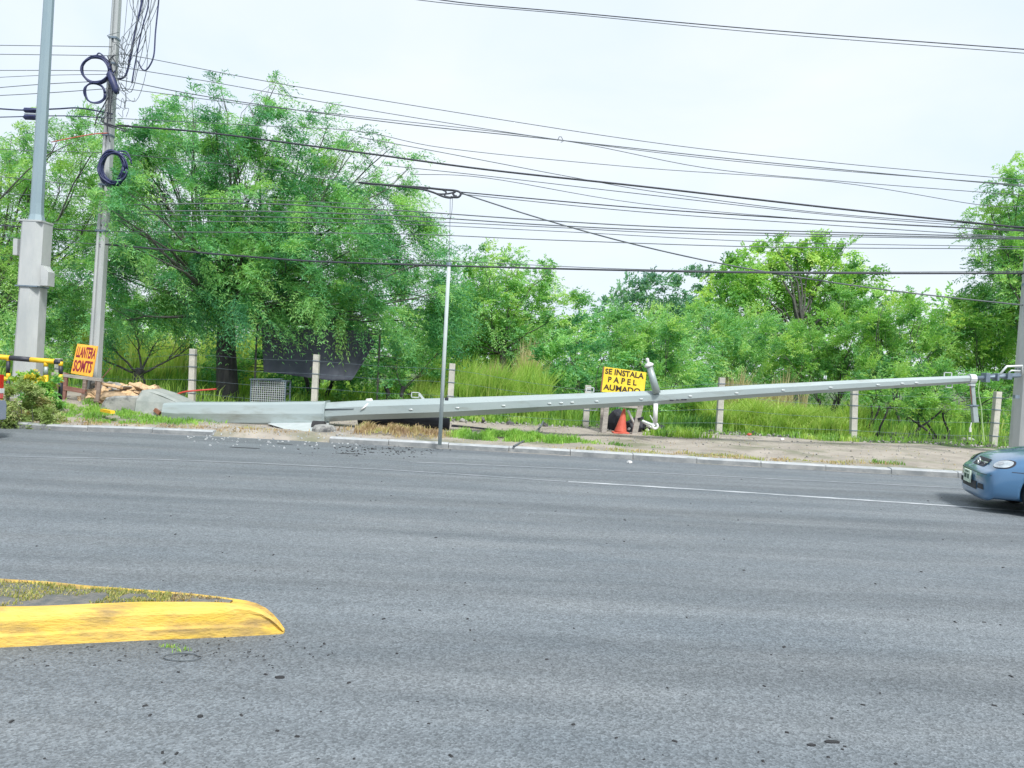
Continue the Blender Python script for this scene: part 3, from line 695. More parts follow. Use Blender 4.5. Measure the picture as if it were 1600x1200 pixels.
# ------------------------------------------------------------------ the fallen pole
def fallen_pole():
    Y0, Y1 = 16.7, 17.15
    c0 = at(262, 646, Y0)
    root = empty('fallen_pole', (c0.x, Y0, hgt(c0.x, Y0)), 'long pale grey metal pole lying knocked down along the verge against the concrete pole', 'pole')
    def A(px, py, f=None): return at(px, py, Y0 + (Y1 - Y0) * (px - 262) / 1260)
    b = MB(); secs = []
    for px, py, h, dn in ((262, 643, .20, .1), (285, 645, .245, .1), (400, 645.5, .25, 0), (509, 645, .26, 0)):
        c = A(px, py); d = .25; ch = .05
        secs.append([c + Vector(q) for q in ((0, -d - .045, 0), (0, -d, h - ch), (0, -d + ch, h), (0, d - ch, h), (0, d, h - ch), (0, d, -h + ch), (0, d - ch, -h), (0, -d + ch, -h), (0, -d, -h + ch))])
    b.section(None, secs); sl_ = b.build('base_sleeve', MAT['galv'], root)
    c = A(509, 645); b = MB(); secs = []
    for dx in (0, .035):
        h, d = .272, .268
        secs.append([c + Vector((dx,) + q) for q in ((-d - .04, 0), (-d, h - .05), (-d + .05, h), (d - .05, h), (d, h - .05), (d, -h + .05), (d - .05, -h), (-d + .05, -h), (-d, -h + .05))])
    b.section(None, secs); b.build('flange', MAT['galv'], root)
    # tapered eight sided shaft
    pts = []; rad = []
    for px, py, r in ((508, 644, .235), (560, 641, .235), (700, 636.5, .232), (860, 629, .20), (1020, 621.5, .175), (1180, 611, .155), (1330, 602.5, .135), (1430, 597, .115), (1518, 592.5, .095)):
        pts.append(A(px, py)); rad.append(r)
    b = MB(); b.tube(pts, rad, 8, phase=math.pi / 8); b.build('shaft', MAT['galv'], root)
    # dents at the base of the shaft
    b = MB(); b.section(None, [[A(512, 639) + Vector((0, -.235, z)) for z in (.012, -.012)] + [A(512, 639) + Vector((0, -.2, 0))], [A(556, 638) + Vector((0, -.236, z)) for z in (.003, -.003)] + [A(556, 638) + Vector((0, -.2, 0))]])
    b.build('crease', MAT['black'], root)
    # small oval plates along the shaft
    for px in (644, 716, 787, 858, 876, 893, 931, 1000, 1076, 1148, 1220, 1294, 1368, 1406, 1428):
        i = [p for p in (508, 560, 700, 860, 1020, 1180, 1330, 1430, 1518)]; cy = np.interp(px, i, [644, 641, 636.5, 629, 621.5, 611, 602.5, 597, 592.5]); r = np.interp(px, i, rad)
        c = A(px, cy) + Vector((0, -r * .95, -.01)); b = MB()
        b.section(None, [[c + Vector((math.cos(t) * .045 * s_, dy * .6, math.sin(t) * .017 * s_)) for t in np.linspace(0, 2 * math.pi, 10, endpoint=False)] for s_, dy in ((1, 0), (1, -.02), (.6, -.03))])
        b.build('cover_plate', MAT['galv_light'], root)
    # rectangular rungs
    for px, py, w_, h_ in ((649, 617, .17, .11), (922, 609, .17, .10), (927, 637, .17, .11), (1481, 586.5, .17, .13), (1483, 602, .14, .10)):
        c = A(px, py); b = MB()
        for (x1, z1, x2, z2) in ((-1, -1, -1, 1), (-1, 1, 1, 1), (1, 1, 1, -1), (1, -1, -1, -1)):
            b.bar(c + Vector((x1 * w_ / 2, 0, z1 * h_ / 2)), c + Vector((x2 * w_ / 2, 0, z2 * h_ / 2)), .02, .02)
        b.build('rung', MAT['galv_light'], root)
    b = MB(); b.bar(A(655, 615), A(662, 624), .05, .03); b.build('bracket', MAT['galv_light'], root)
    # cloth tied round the shaft, a white lump on top
    c = A(577, 629) + Vector((0, -.05, 0)); b = MB()
    b.tube([c + Vector((-.09, 0, -.03)), c + Vector((-.03, 0, .04)), c + Vector((.04, 0, .045)), c + Vector((.11, 0, -.02))], [.03, .055, .06, .02], 8); b.build('knot', MAT['white'], root, smooth=True)
    b = MB(); b.tube([c + Vector((0, -.1, -.02)), c + Vector((-.06, -.2, -.1)), c + Vector((-.14, -.2, -.16))], [.025, .02, .012], 6); b.build('strap', MAT['white'], root, smooth=True)
    # dark scuffs
    for px, py, l in ((1047, 625, .09), (1056, 624.5, .05), (1066, 624, .12), (690, 638, .04)):
        c = A(px, py) + Vector((0, -.172 if px > 800 else -.235, 0)); b = MB(); b.box(c, (l, .02, .028)); b.build('hole', MAT['black'], root)
    # the two long arms that cross the shaft
    b = MB(); a, e = A(1024, 614) + Vector((0, -.19, 0)), A(1012, 572) + Vector((0, -.19, 0)); b.tube([a, e], [.09, .072], 12); up = b.build('upper_arm', MAT['galv'], root, smooth=True)
    ax = (e - a).normalized(); b = MB(); b.lathe(e, [(.07, -.02), (.105, 0), (.105, .03), (.06, .07), (.03, .08), (.035, .12), (.04, .16), (.02, .19)], 14, ax); b.build('cap', MAT['white'], up, smooth=True)
    b = MB(); a, e = A(1023, 630) + Vector((0, -.12, 0)), A(1022, 660) + Vector((0, -.12, 0)); b.tube([a, e], [.055, .052], 12); lo_ = b.build('lower_arm', MAT['white'], root, smooth=True)
    b = MB(); c = A(1022, 665) + Vector((0, -.12, 0)); b.torus(c, .058, .03, n=18); b.build('ring', MAT['white'], lo_, smooth=True)
    b = MB(); b.tube([c + Vector((-.05, 0, .12)), c + Vector((-.13, 0, .24))], .014, 6); b.tube([c, c + Vector((-.18, .05, .06)), c + Vector((-.28, .08, .1))], .03, 8); b.build('hook', MAT['galv_light'], lo_)
    # tip
    b = MB(); c = A(1518, 592); b.tube([c - Vector((.07, 0, 0)), c + Vector((.07, 0, .0))], .115, 12); b.tube([c + Vector((0, 0, -.12)), c + Vector((0, 0, -.16))], .09, 10); b.build('tip_collar', MAT['galv_light'], root, smooth=False)
    b = MB(); b.tube([A(1524, 591), A(1560, 588.5), A(1594, 587)], [.05, .045, .04], 10)
    b.tube([A(1545, 586), A(1594, 584)], .018, 8); b.build('tip_rod', MAT['galv_dark'], root, smooth=True)
    for px, w_, h_ in ((1540, .10, .22), (1556, .05, .18), (1574, .10, .14)):
        b = MB(); b.box(A(px, 590 - (px - 1540) * .05) + Vector((0, 0, 0)), (w_, .2, h_)); b.build('clamp', MAT['galv_dark'], root, bevel=.01)
    b = MB(); b.tube([A(1560, 588), A(1573, 572.5), A(1597, 571.5), A(1597, 586)], .028, 8); b.tube([A(1576, 583), A(1580, 579), A(1594, 579.5)], .02, 8); b.build('loop_bracket', MAT['galv_light'], root, smooth=True)
    b = MB(); b.bar(A(1518.5, 598), A(1521.5, 634), .085, .08); b.bar(A(1521.5, 635), A(1524, 660), .115, .10); h1 = b.build('hanging_arm', MAT['galv'], root, bevel=.012)
    b = MB(); b.bar(A(1513, 633.5), A(1526, 633.5), .03, .14); b.build('clamp', MAT['galv_dark'], h1)
    b = MB(); b.tube(catmull([A(1516.5, 598), A(1517, 612), A(1519, 632)], 4), .012, 5); b.build('red_wire', MAT['red_wire'], h1)
    b = MB(); b.tube(catmull([A(1531, 593), A(1529, 612), A(1533, 636), A(1535, 660), A(1538, 690)], 5), .011, 5); b.build('loose_wire', MAT['green_wire'], root)
    b = MB(); b.tube([A(1518, 660), A(1516, 668)], .012, 5); b.tube([A(1516, 668), A(1516, 675)], .025, 6); b.build('pull_cord', MAT['white'], h1)
    # crumpled sheet metal foot under the sleeve
    b = MB(); z = 16.3
    p = [at(418, 662, z), at(505, 661, z), at(504, 682, 15.25), at(470, 678, 15.5)]
    q = [v + Vector((0, .5, 0)) for v in p]
    b.add(p + q, [(0, 1, 2, 3), (4, 5, 6, 7), (0, 1, 5, 4), (3, 0, 4, 7)]); b.build('torn_skirt', MAT['galv_light'], root)
    return root
fallen_pole()

def lump(name, c, size, m, label=None, cat=None, group=None, seed=0, parent=None, sub=2, rough=.28, flat=True):
    bm = bmesh.new(); bmesh.ops.create_icosphere(bm, subdivisions=sub, radius=1)
    me = bpy.data.meshes.new(name)
    for v in bm.verts:
        n = mnoise.noise(v.co * 1.3 + Vector((seed * 7.1, seed, 0))); n2 = mnoise.noise(v.co * 3.1 + Vector((0, seed * 3.3, 0)))
        v.co *= 1 + rough * n * 2 + rough * .5 * n2
        v.co = Vector((v.co.x * size[0] / 2, v.co.y * size[1] / 2, v.co.z * size[2] / 2))
    bm.to_mesh(me); bm.free(); me.materials.append(m)
    if not flat: me.polygons.foreach_set('use_smooth', [True] * len(me.polygons))
    o = bpy.data.objects.new(name, me); COL.objects.link(o); o.location = Vector(c) - (origin_of(parent) if parent else Vector((0, 0, 0))); o.parent = parent
    o.rotation_euler = (0, 0, seed * 1.7)
    if label: tag(o, label, cat, group)
    return o

# concrete stub under the sleeve's end
b = MB(); c = at(506, 679, 15.75); c.z = hgt(c.x, 15.75)
b.lathe((c.x, c.y, c.z - .05), [(.25, 0), (.25, .10), (.20, .17), (.1, .19)], 14); o = b.build('broken_stub', MAT['concrete_stained'], None, smooth=False); tag(o, 'round grey broken stub by the kerb under the end of the thick sleeve', 'stub')
b = MB(); c2 = at(499, 667, 16.2); b.tube([c2 + Vector((-.12, -.1, 0)), c2 + Vector((.14, -.1, 0))], [.14, .14], 12); o = b.build('dark_opening', MAT['rubber'], None); tag(o, 'small black drum standing in for the shade in the open end under the sleeve of the fallen pole', 'cylinder')  # black body added for the darkness inside the sleeve's hollow opening
# dark roll of mesh under the shaft
b = MB(); a_ = at(560, 662, 17.4); e_ = at(702, 660, 17.3); a_.z = hgt(a_.x, 17.4) + .12; e_.z = hgt(e_.x, 17.3) + .13
b.tube([a_, a_.lerp(e_, .5) + Vector((0, 0, .03)), e_], [.10, .14, .15], 10)
o = b.build('rolled_mesh', MAT['black'], None, smooth=True); tag(o, 'long dark bundle lying under the fallen pole beside the slim post', 'bundle')
for i in range(5):
    pass
b = MB(); a_ = gnd(707, 667, .16); e_ = gnd(770, 673, .16); b.bar(a_ + Vector((0, 0, .03)), e_ + Vector((0, 0, .02)), .10, .05, Vector((0, 0, 1)))
o = b.build('black_board', MAT['black'], None); tag(o, 'narrow black board lying flat in the grass right of the slim post', 'board')
b = MB(); pts = [gnd(803, 697, .13), gnd(822, 688, .15) + Vector((0, 0, .02)), at(842, 670, 17.4), at(849, 658, 18.2)]
b.tube(catmull(pts, 5), .022, 6); o = b.build('loose_cable', MAT['cable_grey'], None, smooth=True); tag(o, 'loose black cable end crossing the green grass patch', 'cable')

# ------------------------------------------------------------------ tarp, cage
def tarp():
    Y = 21.2; root = empty('hanging_tarpaulin', at(490, 590, Y), 'large dark slate tarpaulin hung under the big tree behind the fence', 'tarpaulin')
    top = [(408, 508), (440, 512), (480, 515), (530, 515), (575, 520), (586, 535)]; bot = [(412, 581), (440, 584), (480, 590), (520, 595), (550, 594), (568, 566)]
    nu, nv = 48, 24; V = []; F = []
    for i in range(nu + 1):
        t = i / nu
        tp = (np.interp(t, np.linspace(0, 1, 6), [p[0] for p in top]), np.interp(t, np.linspace(0, 1, 6), [p[1] for p in top]))
        bp = (np.interp(t, np.linspace(0, 1, 6), [p[0] for p in bot]), np.interp(t, np.linspace(0, 1, 6), [p[1] for p in bot]))
        for j in range(nv + 1):
            s_ = j / nv; px = tp[0] + (bp[0] - tp[0]) * s_; py = tp[1] + (bp[1] - tp[1]) * s_
            dy = .10 * math.sin(t * 9 + s_ * 1.3) * (.3 + .7 * s_) + .22 * math.sin(math.pi * s_) + .05 * math.sin(t * 31 + s_ * 5) * s_
            V.append(tuple(at(px, py, Y + dy)))
    for i in range(nu):
        for j in range(nv):
            a = i * (nv + 1) + j; F.append((a, a + nv + 1, a + nv + 2, a + 1))
    o = np_obj('cloth', np.array(V), np.array(F), MAT['tarp'], root, smooth=True)
    md = o.modifiers.new('thick', 'SOLIDIFY'); md.thickness = .008
    b = MB(); b.tube(catmull([at(400, 504, Y), at(440, 511, Y), at(500, 515, Y), at(590, 518, Y)], 5), .012, 6); b.build('rope', MAT['cable_grey'], root)
    for q_, l_ in ((at(594, 516, Y), 2.2), (at(402, 504, Y), 2.6)):
        b = MB(); b.tube([q_, q_ - Vector((0, 0, l_))], .03, 6); b.build('stake', MAT['twig'], root)
tarp()

def cage():
    Y = 20.3; a = at(393, 593, Y); c = at(445, 626, Y); z1 = a.z; z0 = hgt(a.x, Y) + .02; w_ = c.x - a.x; root = empty('wire_cage', ((a.x + c.x) / 2, Y, z0), 'rectangular grey wire mesh crate standing behind the fallen sleeve', 'crate')
    D = .45
    b = MB()
    for y in (0, D):
        for (x1, q1, x2, q2) in ((0, z0, 0, z1), (w_, z0, w_, z1), (0, z1, w_, z1), (0, z0, w_, z0)): b.bar((a.x + x1, Y + y, q1), (a.x + x2, Y + y, q2), .035, .035)
    for x1 in (0, w_):
        for q in (z0, z1): b.bar((a.x + x1, Y, q), (a.x + x1, Y + D, q), .03, .03)
    b.build('frame', MAT['galv_dark'], root)
    b = MB(); n = 16
    for i in range(1, n):
        x_ = a.x + w_ * i / n; b.bar((x_, Y - .01, z0), (x_, Y - .01, z1), .012, .012)
    m = 13
    for j in range(1, m):
        z_ = z0 + (z1 - z0) * j / m; b.bar((a.x, Y - .014, z_), (a.x + w_, Y - .014, z_), .012, .012)
    o = b.build('front_mesh', MAT['galv_light'], root)
    b = MB()
    for i in range(260):
        p = Vector((a.x + random.uniform(.04, w_ - .04), Y + random.uniform(.03, D - .03), random.uniform(z0 + .03, z1 - .04)))
        d = Vector((random.gauss(0, 1), random.gauss(0, .5), random.gauss(0, 1))).normalized() * random.uniform(.04, .09)
        b.bar(p - d, p + d, .022, .01)
    o = b.build('wire_scraps', MAT['cable_grey'], root); o['kind'] = 'stuff'
    b = MB(); b.box((a.x + w_ / 2 - .05, Y, z1 + .035), (w_ * .9, .3, .02), Matrix.Rotation(R(-3), 3, 'Y')); b.build('lid_rim', MAT['galv_dark'], root)
cage()

# ------------------------------------------------------------------ lettering
def text_mesh(txt, m, name, parent, O, U, Vv, w_, h_, off=.012, nudge=.006, shear=0.0):
    cu = bpy.data.curves.new('t', 'FONT'); cu.body = txt; cu.size = 1; cu.offset = off * 2; cu.extrude = .01; cu.resolution_u = 3; cu.shear = shear
    ob = bpy.data.objects.new('t', cu); COL.objects.link(ob); bpy.context.view_layer.update()
    me = bpy.data.meshes.new_from_object(ob.evaluated_get(bpy.context.evaluated_depsgraph_get()))
    bpy.data.objects.remove(ob); bpy.data.curves.remove(cu)
    xs_ = [v.co.x for v in me.vertices]; ys_ = [v.co.y for v in me.vertices]; x0, x1, y0, y1 = min(xs_), max(xs_), min(ys_), max(ys_)
    Nn = U.cross(Vv).normalized(); off_ = origin_of(parent)
    for v in me.vertices:
        u_ = (v.co.x - x0) / (x1 - x0) * w_; q = (v.co.y - y0) / (y1 - y0) * h_; d = nudge + (v.co.z * .3)
        q += .012 * mnoise.noise(Vector((u_ * 5, q * 3, 2))); u_ += .010 * mnoise.noise(Vector((u_ * 7, q * 6, 8)))
        v.co = O + U * u_ + Vv * q + Nn * d - off_
    me.name = name; me.materials.clear(); me.materials.append(m); o = bpy.data.objects.new(name, me); COL.objects.link(o); o.parent = parent; return o

def board(root, TL, TR, BR, BL, m, name='board', th=.02):
    Nn = (TR - TL).cross(BL - TL).normalized()     # points away from the viewer
    if Nn.y < 0: Nn = -Nn
    b = MB(); p = [TL, TR, BR, BL]; b.section(None, [[v for v in p], [v + Nn * th for v in p]]); return b.build(name, m, root)

def sign_one():
    Y = 17.5; TL, TR, BR, BL = at(121, 537, Y + .1), at(153, 541, Y + .1), at(144, 589, Y), at(110.5, 583, Y)
    root = empty('painted_sign', BL.lerp(BR, .5), 'orange hand-painted board with dark red lettering leaning on the wooden rack', 'sign')
    board(root, TL, TR, BR, BL, MAT['sign_orange'])
    U = (TR - TL).normalized(); V_ = (TL - BL).normalized(); W = (TR - TL).length; H = (TL - BL).length
    text_mesh('LLANTERA', MAT['letter_red'], 'lettering', root, BL + V_ * H * .56 + U * W * .07 , U, V_, W * .90, H * .36, off=.013)
    text_mesh('SOMTS', MAT['letter_red'], 'lettering', root, BL + V_ * H * .08 + U * W * .06, U, V_, W * .88, H * .39, off=.013)
    # wooden rack that carries it
    root = empty('wooden_rack', (BL.x, 17.4, hgt(BL.x, 17.4)), 'low weathered wooden rack standing under the orange sign', 'rack')
    def Pp(px, py, y=17.38): return at(px, py, y)
    for a, e, m, w_, nm in ((Pp(82, 584), Pp(160, 594), 'wood_grey', .07, 'top_rail'), (Pp(84, 603), Pp(134, 612), 'wood_red', .10, 'middle_rail'), (Pp(134, 625), Pp(155, 625), 'wood', .06, 'lower_rail')):
        b = MB(); b.bar(a, e, w_, .08); b.build(nm, MAT[m], root)
    for px, p0, p1, m in ((104, 583, 626, 'wood_red'), (133.5, 592, 640, 'wood'), (156, 592, 634, 'wood')):
        b = MB(); t = Pp(px, p0); f = Vector((t.x - .04, t.y, hgt(t.x, t.y) - .03)); b.bar(t, f, .08, .06); b.build('leg', MAT[m], root)
    for px, p0, m in ((100, 583, 'wood'), (152, 592, 'wood')):
        b = MB(); t = Pp(px, p0, 17.85); f = Vector((t.x, t.y, hgt(t.x, t.y) - .03)); b.bar(t, f, .07, .06); b.build('leg', MAT[m], root)
        b = MB(); b.bar(Pp(px + 3, p0 + 4, 17.38), t, .05, .05, Vector((0, 0, 1))); b.build('cross_rail', MAT[m], root)
    b = MB(); b.tube([at(160, 590, 17.9), at(173, 575, 17.9)], .012, 5); b.build('stick', MAT['wood_red'], root)
sign_one()

def sign_two():
    Y = 18.35; TL, TR = at(944.5, 573, Y + .06), at(1010, 582, Y + .06); BR, BL = at(1006, 619, Y), at(940, 612, Y)
    root = empty('painted_sign', BL.lerp(BR, .5), 'yellow hand-painted board with black lettering partly behind the fallen pole', 'sign')
    board(root, TL, TR, BR, BL, MAT['sign_yellow'])
    U = (TR - TL).normalized(); V_ = (TL - BL).normalized(); W = (TR - TL).length; H = (TL - BL).length
    text_mesh('SE INSTALA', MAT['letter_black'], 'lettering', root, BL + V_ * H * .73 + U * W * .03, U, V_, W * .92, H * .225, off=.012)
    text_mesh('P A P E L', MAT['letter_black'], 'lettering', root, BL + V_ * H * .42 + U * W * .12, U, V_, W * .68, H * .225, off=.012)
    text_mesh('AUMADO', MAT['letter_black'], 'lettering', root, BL + V_ * H * .10 + U * W * .03, U, V_, W * .88, H * .225, off=.012)
    for q, nm in ((-.02, 'edge_strip'),):
        b = MB(); b.bar(BL - U * .02, TL - U * .02, .03, .03); b.build(nm, MAT['rust'], root)
    st = empty('wooden_stand', (BL.x + .5, Y, hgt(BL.x, Y)), 'rough grey wooden stand under the yellow sign with splayed legs', 'stand')
    def Pp(px, py, y=Y - .05): return at(px, py, y)
    for (a, e, w_) in ((Pp(948, 634), Pp(943.5, 680), .12), (Pp(941, 634, Y + .25), Pp(939, 676, Y + .25), .07), (Pp(1001, 633), Pp(991, 682), .13)):
        b = MB(); f = Vector(e); f.z = hgt(f.x, f.y) - .02; b.bar(a, f, w_, .07); b.build('leg', MAT['wood_grey'], st)
    b = MB(); b.bar(Pp(942, 631), Pp(1004, 636), .09, .07); b.build('rail', MAT['wood_grey'], st)
    b = MB(); b.bar(Pp(942, 617, Y + .04), Pp(1007, 624, Y + .04), .06, .05); b.build('ledge', MAT['wood_grey'], st)
    b = MB(); b.tube([Pp(1001, 656), Pp(1000, 652)], .085, 8); b.build('strap', MAT['black'], st)
sign_two()

def cone():
    Y = 18.45; g_ = at(969, 681, Y); z = hgt(g_.x, Y); t = at(975.5, 640, Y)
    root = empty('traffic_cone', (g_.x, Y, z), 'faded red traffic cone standing under the yellow sign', 'cone')
    ax = (t - Vector((g_.x, Y, z))); L = ax.length; b = MB(); b.lathe((g_.x, Y, z + .02), [(.155, 0), (.15, .04), (.09, L * .5), (.035, L * .95), (.03, L)], 18, ax); b.build('body', MAT['cone'], root, smooth=True)
    b = MB(); b.box((g_.x, Y, z + .015), (.40, .40, .035)); b.build('base', MAT['cone'], root, bevel=.01)
    # things tipped behind it
    r2 = empty('bundle_of_scrap', (g_.x + .6, 18.9, z), 'heap of dark plastic sheet and white rods behind the red cone', 'scrap heap')
    for i, (px, py, sx, sz) in enumerate(((990, 668, .5, .5), (1012, 676, .5, .36), (960, 660, .5, .75), (1028, 682, .35, .22))):
        c = at(px, py, 19.0 + .15 * i); lump('plastic_sheet', (c.x, c.y, max(c.z, z + .1)), (sx, .4, sz), MAT['black'], seed=i + 2, parent=r2, rough=.3)
    for a, e in (((981, 641), (991, 662)), ((1003, 658), (1016, 666)), ((1010, 665), (1020, 668))):
        b = MB(); b.tube([at(*a, 18.75), at(*e, 18.7)], .03, 8); b.build('white_rod', MAT['white'], r2, smooth=True)
    for i, (px, py) in enumerate(((983, 670), (1008, 678), (1012, 672), (980, 678))):
        c = at(px, py, 18.7); lump('white_scrap', c, (.09, .06, .08), MAT['white'], seed=i + 5, parent=r2, sub=1)
cone()

# ------------------------------------------------------------------ striped barrier at far left
def barrier():
    Y = 16.2; root = empty('striped_barrier', at(60, 600, Y), 'yellow and black striped pipe barrier in front of the tall boxed pole', 'barrier')
    def Pp(px, py): return at(px, py, Y)
    xs_ = [-260, -190, -130, -75, 16, 48, 86, 96]; cols = ['barrier_yellow', 'barrier_black', 'barrier_yellow', 'barrier_yellow', 'barrier_black', 'barrier_yellow', 'barrier_black']
    def yy(px): return 556 + (px + 10) * .085 + 1
    for i in range(len(xs_) - 1):
        b = MB(); a, e = Pp(xs_[i], yy(xs_[i])), Pp(xs_[i + 1], yy(xs_[i + 1])); b.tube([a, e], .055, 12); b.build('pipe_band', MAT[cols[i]], root, smooth=True)
    def leg(px, segs, r=.045):
        for (y0_, y1_, m) in segs:
            b = MB(); b.tube([Pp(px, y0_), Pp(px - (y1_ - y0_) * .04, y1_)], r, 10); b.build('leg_band', MAT[m], root, smooth=True)
    leg(13, ((560, 564, 'barrier_yellow'), (564, 583, 'barrier_black'), (583, 592, 'barrier_yellow'), (592, 640, 'barrier_black')), .04)
    leg(72, ((564, 573, 'barrier_yellow'), (573, 586, 'galv'), (586, 630, 'barrier_yellow')))
    leg(95, ((565, 572, 'barrier_yellow'), (572, 585, 'barrier_black'), (585, 598, 'barrier_yellow'), (598, 625, 'barrier_black')))
    b = MB(); b.tube([Pp(-260, 575), Pp(14, 592.5)], .05, 12); b.build('lower_rail', MAT['barrier_yellow'], root, smooth=True)
barrier()

# ------------------------------------------------------------------ uprooted earth and foundation
def mound():
    root = empty('earth_mound', at(200, 640, 17.6), 'heap of orange clay dug up beside the broken pole foundation', 'earth heap')
    rr = random.Random(11)
    for i in range(70):
        px = rr.uniform(138, 250); t = (px - 138) / 124
        top = 597 + 24 * t ** 1.8 + (10 if px < 150 else 0); py = rr.uniform(top, 636); Y = 17.55 + (636 - py) / 36 * .7 + rr.uniform(-.1, .1)
        w_ = rr.uniform(.2, .48); c = at(px, py, Y); c.z = max(c.z, hgt(c.x, c.y) + .04)
        lump('clay_clod', c, (w_ * rr.uniform(.8, 1.5), w_, w_ * rr.uniform(.4, .75)), MAT['clay' if rr.random() < .8 else 'rock'], seed=i * .37 + 1, parent=root, rough=.55, sub=2)
    for (a_, e_, w_) in (((205, 600), (236, 612), .22), ((160, 600), (190, 606), .12), ((212, 612), (240, 620), .14), ((222, 604), (250, 618), .1)):
        bb = MB(); bb.bar(at(*a_, 17.75), at(*e_, 17.65), w_, .06, Vector((0, 0.3, 1))); bb.build('clay_slab', MAT['clay'], root, bevel=.015)
    c = at(195, 640, 18.0); lump('loose_soil', (c.x, c.y, hgt(c.x, c.y) + .0), (2.1, 1.3, .5), MAT['dug_soil'], seed=33, parent=root, rough=.3, sub=4)
mound()
def foundation():
    root = empty('concrete_foundation', at(230, 655, 16.9), 'uprooted stained concrete foundation block at the foot of the fallen pole', 'foundation')
    Y = 16.9; zb = hgt(at(230, 650, Y).x, Y) - .1
    b = MB(); f = [at(158, 646, Y), at(160, 630, Y), at(166, 621, Y), at(180, 618.5, Y), at(215, 618, Y), at(226, 621, Y), at(232, 632, Y), at(232, 648, Y)]
    for v in f[:1] + f[-1:]: v.z = zb
    bk = [v + Vector((.05, .9, -.03)) for v in f]; fr = [v + Vector((.0, -.04, -.04)) for v in f]
    b.section(None, [fr, f, bk]); b.build('block', MAT['concrete_stained'], root, bevel=.02)
    b = MB(); f = [at(208, 652, Y - .1), at(212, 624, Y), at(222, 610, Y + .1), at(234, 608, Y + .1), at(256, 615, Y), at(290, 630, Y - .1), at(290, 660, Y - .1)]
    bk = [v + Vector((0, .6, 0)) for v in f]; fr = [v * .0 + (v + (Vector((at(250, 638, Y))) - v) * .12) + Vector((0, -.1, 0)) for v in f]; b.section(None, [fr, f, bk]); b.build('slab', MAT['concrete_grey'], root)
    b = MB(); b.bar(at(242, 640, Y - .2), at(250, 646, Y - .25), .08, .06); b.build('rubble_chip', MAT['rust'], root)
foundation()
b = MB(); b.bar(gnd(160, 641, .35), gnd(176, 644, .35), .09, .06, Vector((0, 0, 1))); o = b.build('yellow_scrap', MAT['barrier_yellow'], None); tag(o, 'short yellow painted scrap in the grass before the stained concrete block', 'scrap')
b = MB(); b.tube(catmull([at(265, 622, 19.4), at(285, 613, 19.4), at(310, 610, 19.5), at(338, 608, 19.7)], 6), .022, 6); o = b.build('red_hose', MAT['red_wire'], None, smooth=True); tag(o, 'red hose running past the fence post left of the big trunk', 'hose')

# ------------------------------------------------------------------ trees
tree('mesquite_tree', 'tree', 'big feathery green tree with thick dark trunk rising behind the fallen sleeve', 22.0, 357,
     [(345, 208, 42), (345, 165, 18), (255, 200, 38), (205, 210, 30), (300, 195, 32), (160, 230, 26), (400, 335, 50, -2.0), (335, 400, 46, -2.1), (445, 405, 48, -2.3), (250, 385, 42, -2.0), (560, 385, 44, -2.0), (500, 300, 38, -1.8), (300, 300, 38, -1.8), (390, 448, 38, -2.2), (290, 452, 36, -2.0), (500, 440, 36, -2.2), (455, 468, 28, -1.9), (530, 474, 28, -1.9), (590, 490, 24, -1.6), (165, 322, 24, -4.4, 1), (186, 345, 22, -4.3, 1), (200, 300, 26, -3.8, 1), (182, 378, 16, -4.2, 1), (345, 138, 10, 0, 1.8), (300, 158, 12, 0, 1.5), (238, 165, 12, 0, 1.4), (512, 196, 12, 0, 1.6), (562, 222, 12, 0, 1.5), (640, 262, 13, 0, 1.4), (430, 134, 12, 0, 1.5), (390, 165, 14, 0, 1.5), (610, 232, 10, 0, 1.4), (428, 212, 44), (420, 165, 20), (260, 232, 58), (520, 275, 50), (480, 205, 22), (545, 228, 18), (385, 290, 80), (205, 262, 48), (600, 318, 46), (600, 272, 20),
      (485, 365, 85), (300, 370, 85), (640, 372, 55), (228, 440, 66), (400, 445, 72), (560, 440, 72), (655, 465, 52), (645, 525, 42), (500, 480, 48), (330, 468, 48), (205, 350, 55), (690, 410, 26), (695, 500, 30), (690, 455, 26), (180, 500, 36), (570, 500, 36), (430, 490, 40), (620, 560, 24, -.5), (270, 495, 34), (150, 420, 40)],
     'mesquite', trunk_r=.29, dens=10.5, L=.72, droop=.6, wind=(.3, 0, 0), k=10, ll=.12, lw=.013, depth=1.4, tint_amp=.3, fork=2.9, twigs=3)
tree('mesquite_tree', 'tree', 'loose crowned tree filling the far left edge behind the two poles', 24.0, -30,
     [(60, 245, 42), (130, 215, 34), (62, 212, 28), (98, 196, 26), (140, 192, 24), (18, 212, 22), (15, 235, 30), (170, 190, 24), (20, 320, 55), (110, 320, 70), (60, 400, 72), (150, 420, 55), (25, 470, 60), (110, 500, 50), (-40, 400, 80), (-60, 280, 60), (165, 300, 40), (-130, 350, 90), (0, 270, 26)],
     'mesquite_b', trunk_r=.22, dens=8, L=.65, droop=.5, wind=(.25, 0, 0), k=9, ll=.12, lw=.014, depth=1.5, tint_amp=.3, fork=2.4)
tree('thorn_shrub', 'tree', 'low spreading tree with bare dark branches under the canopy behind the clay heap', 21.4, 214,
     [(150, 520, 30), (250, 525, 34), (300, 540, 22), (120, 545, 26), (205, 505, 30)], 'mesquite', trunk_r=.16, dens=4, L=.5, k=6, stems=1, fork=1.15, twigs=9, back=False, ll=.08, lw=.018)
tree('thorn_shrub', 'tree', 'dark dense shrub behind the hanging tarpaulin', 24.5, 500,
     [(450, 560, 45), (540, 570, 50), (600, 580, 45), (400, 580, 40), (330, 575, 40), (640, 590, 35), (490, 600, 40)], 'mesquite', trunk_r=.12, dens=5, L=.45, k=7, stems=3, fork=1.3, tint_amp=.2, ll=.10)
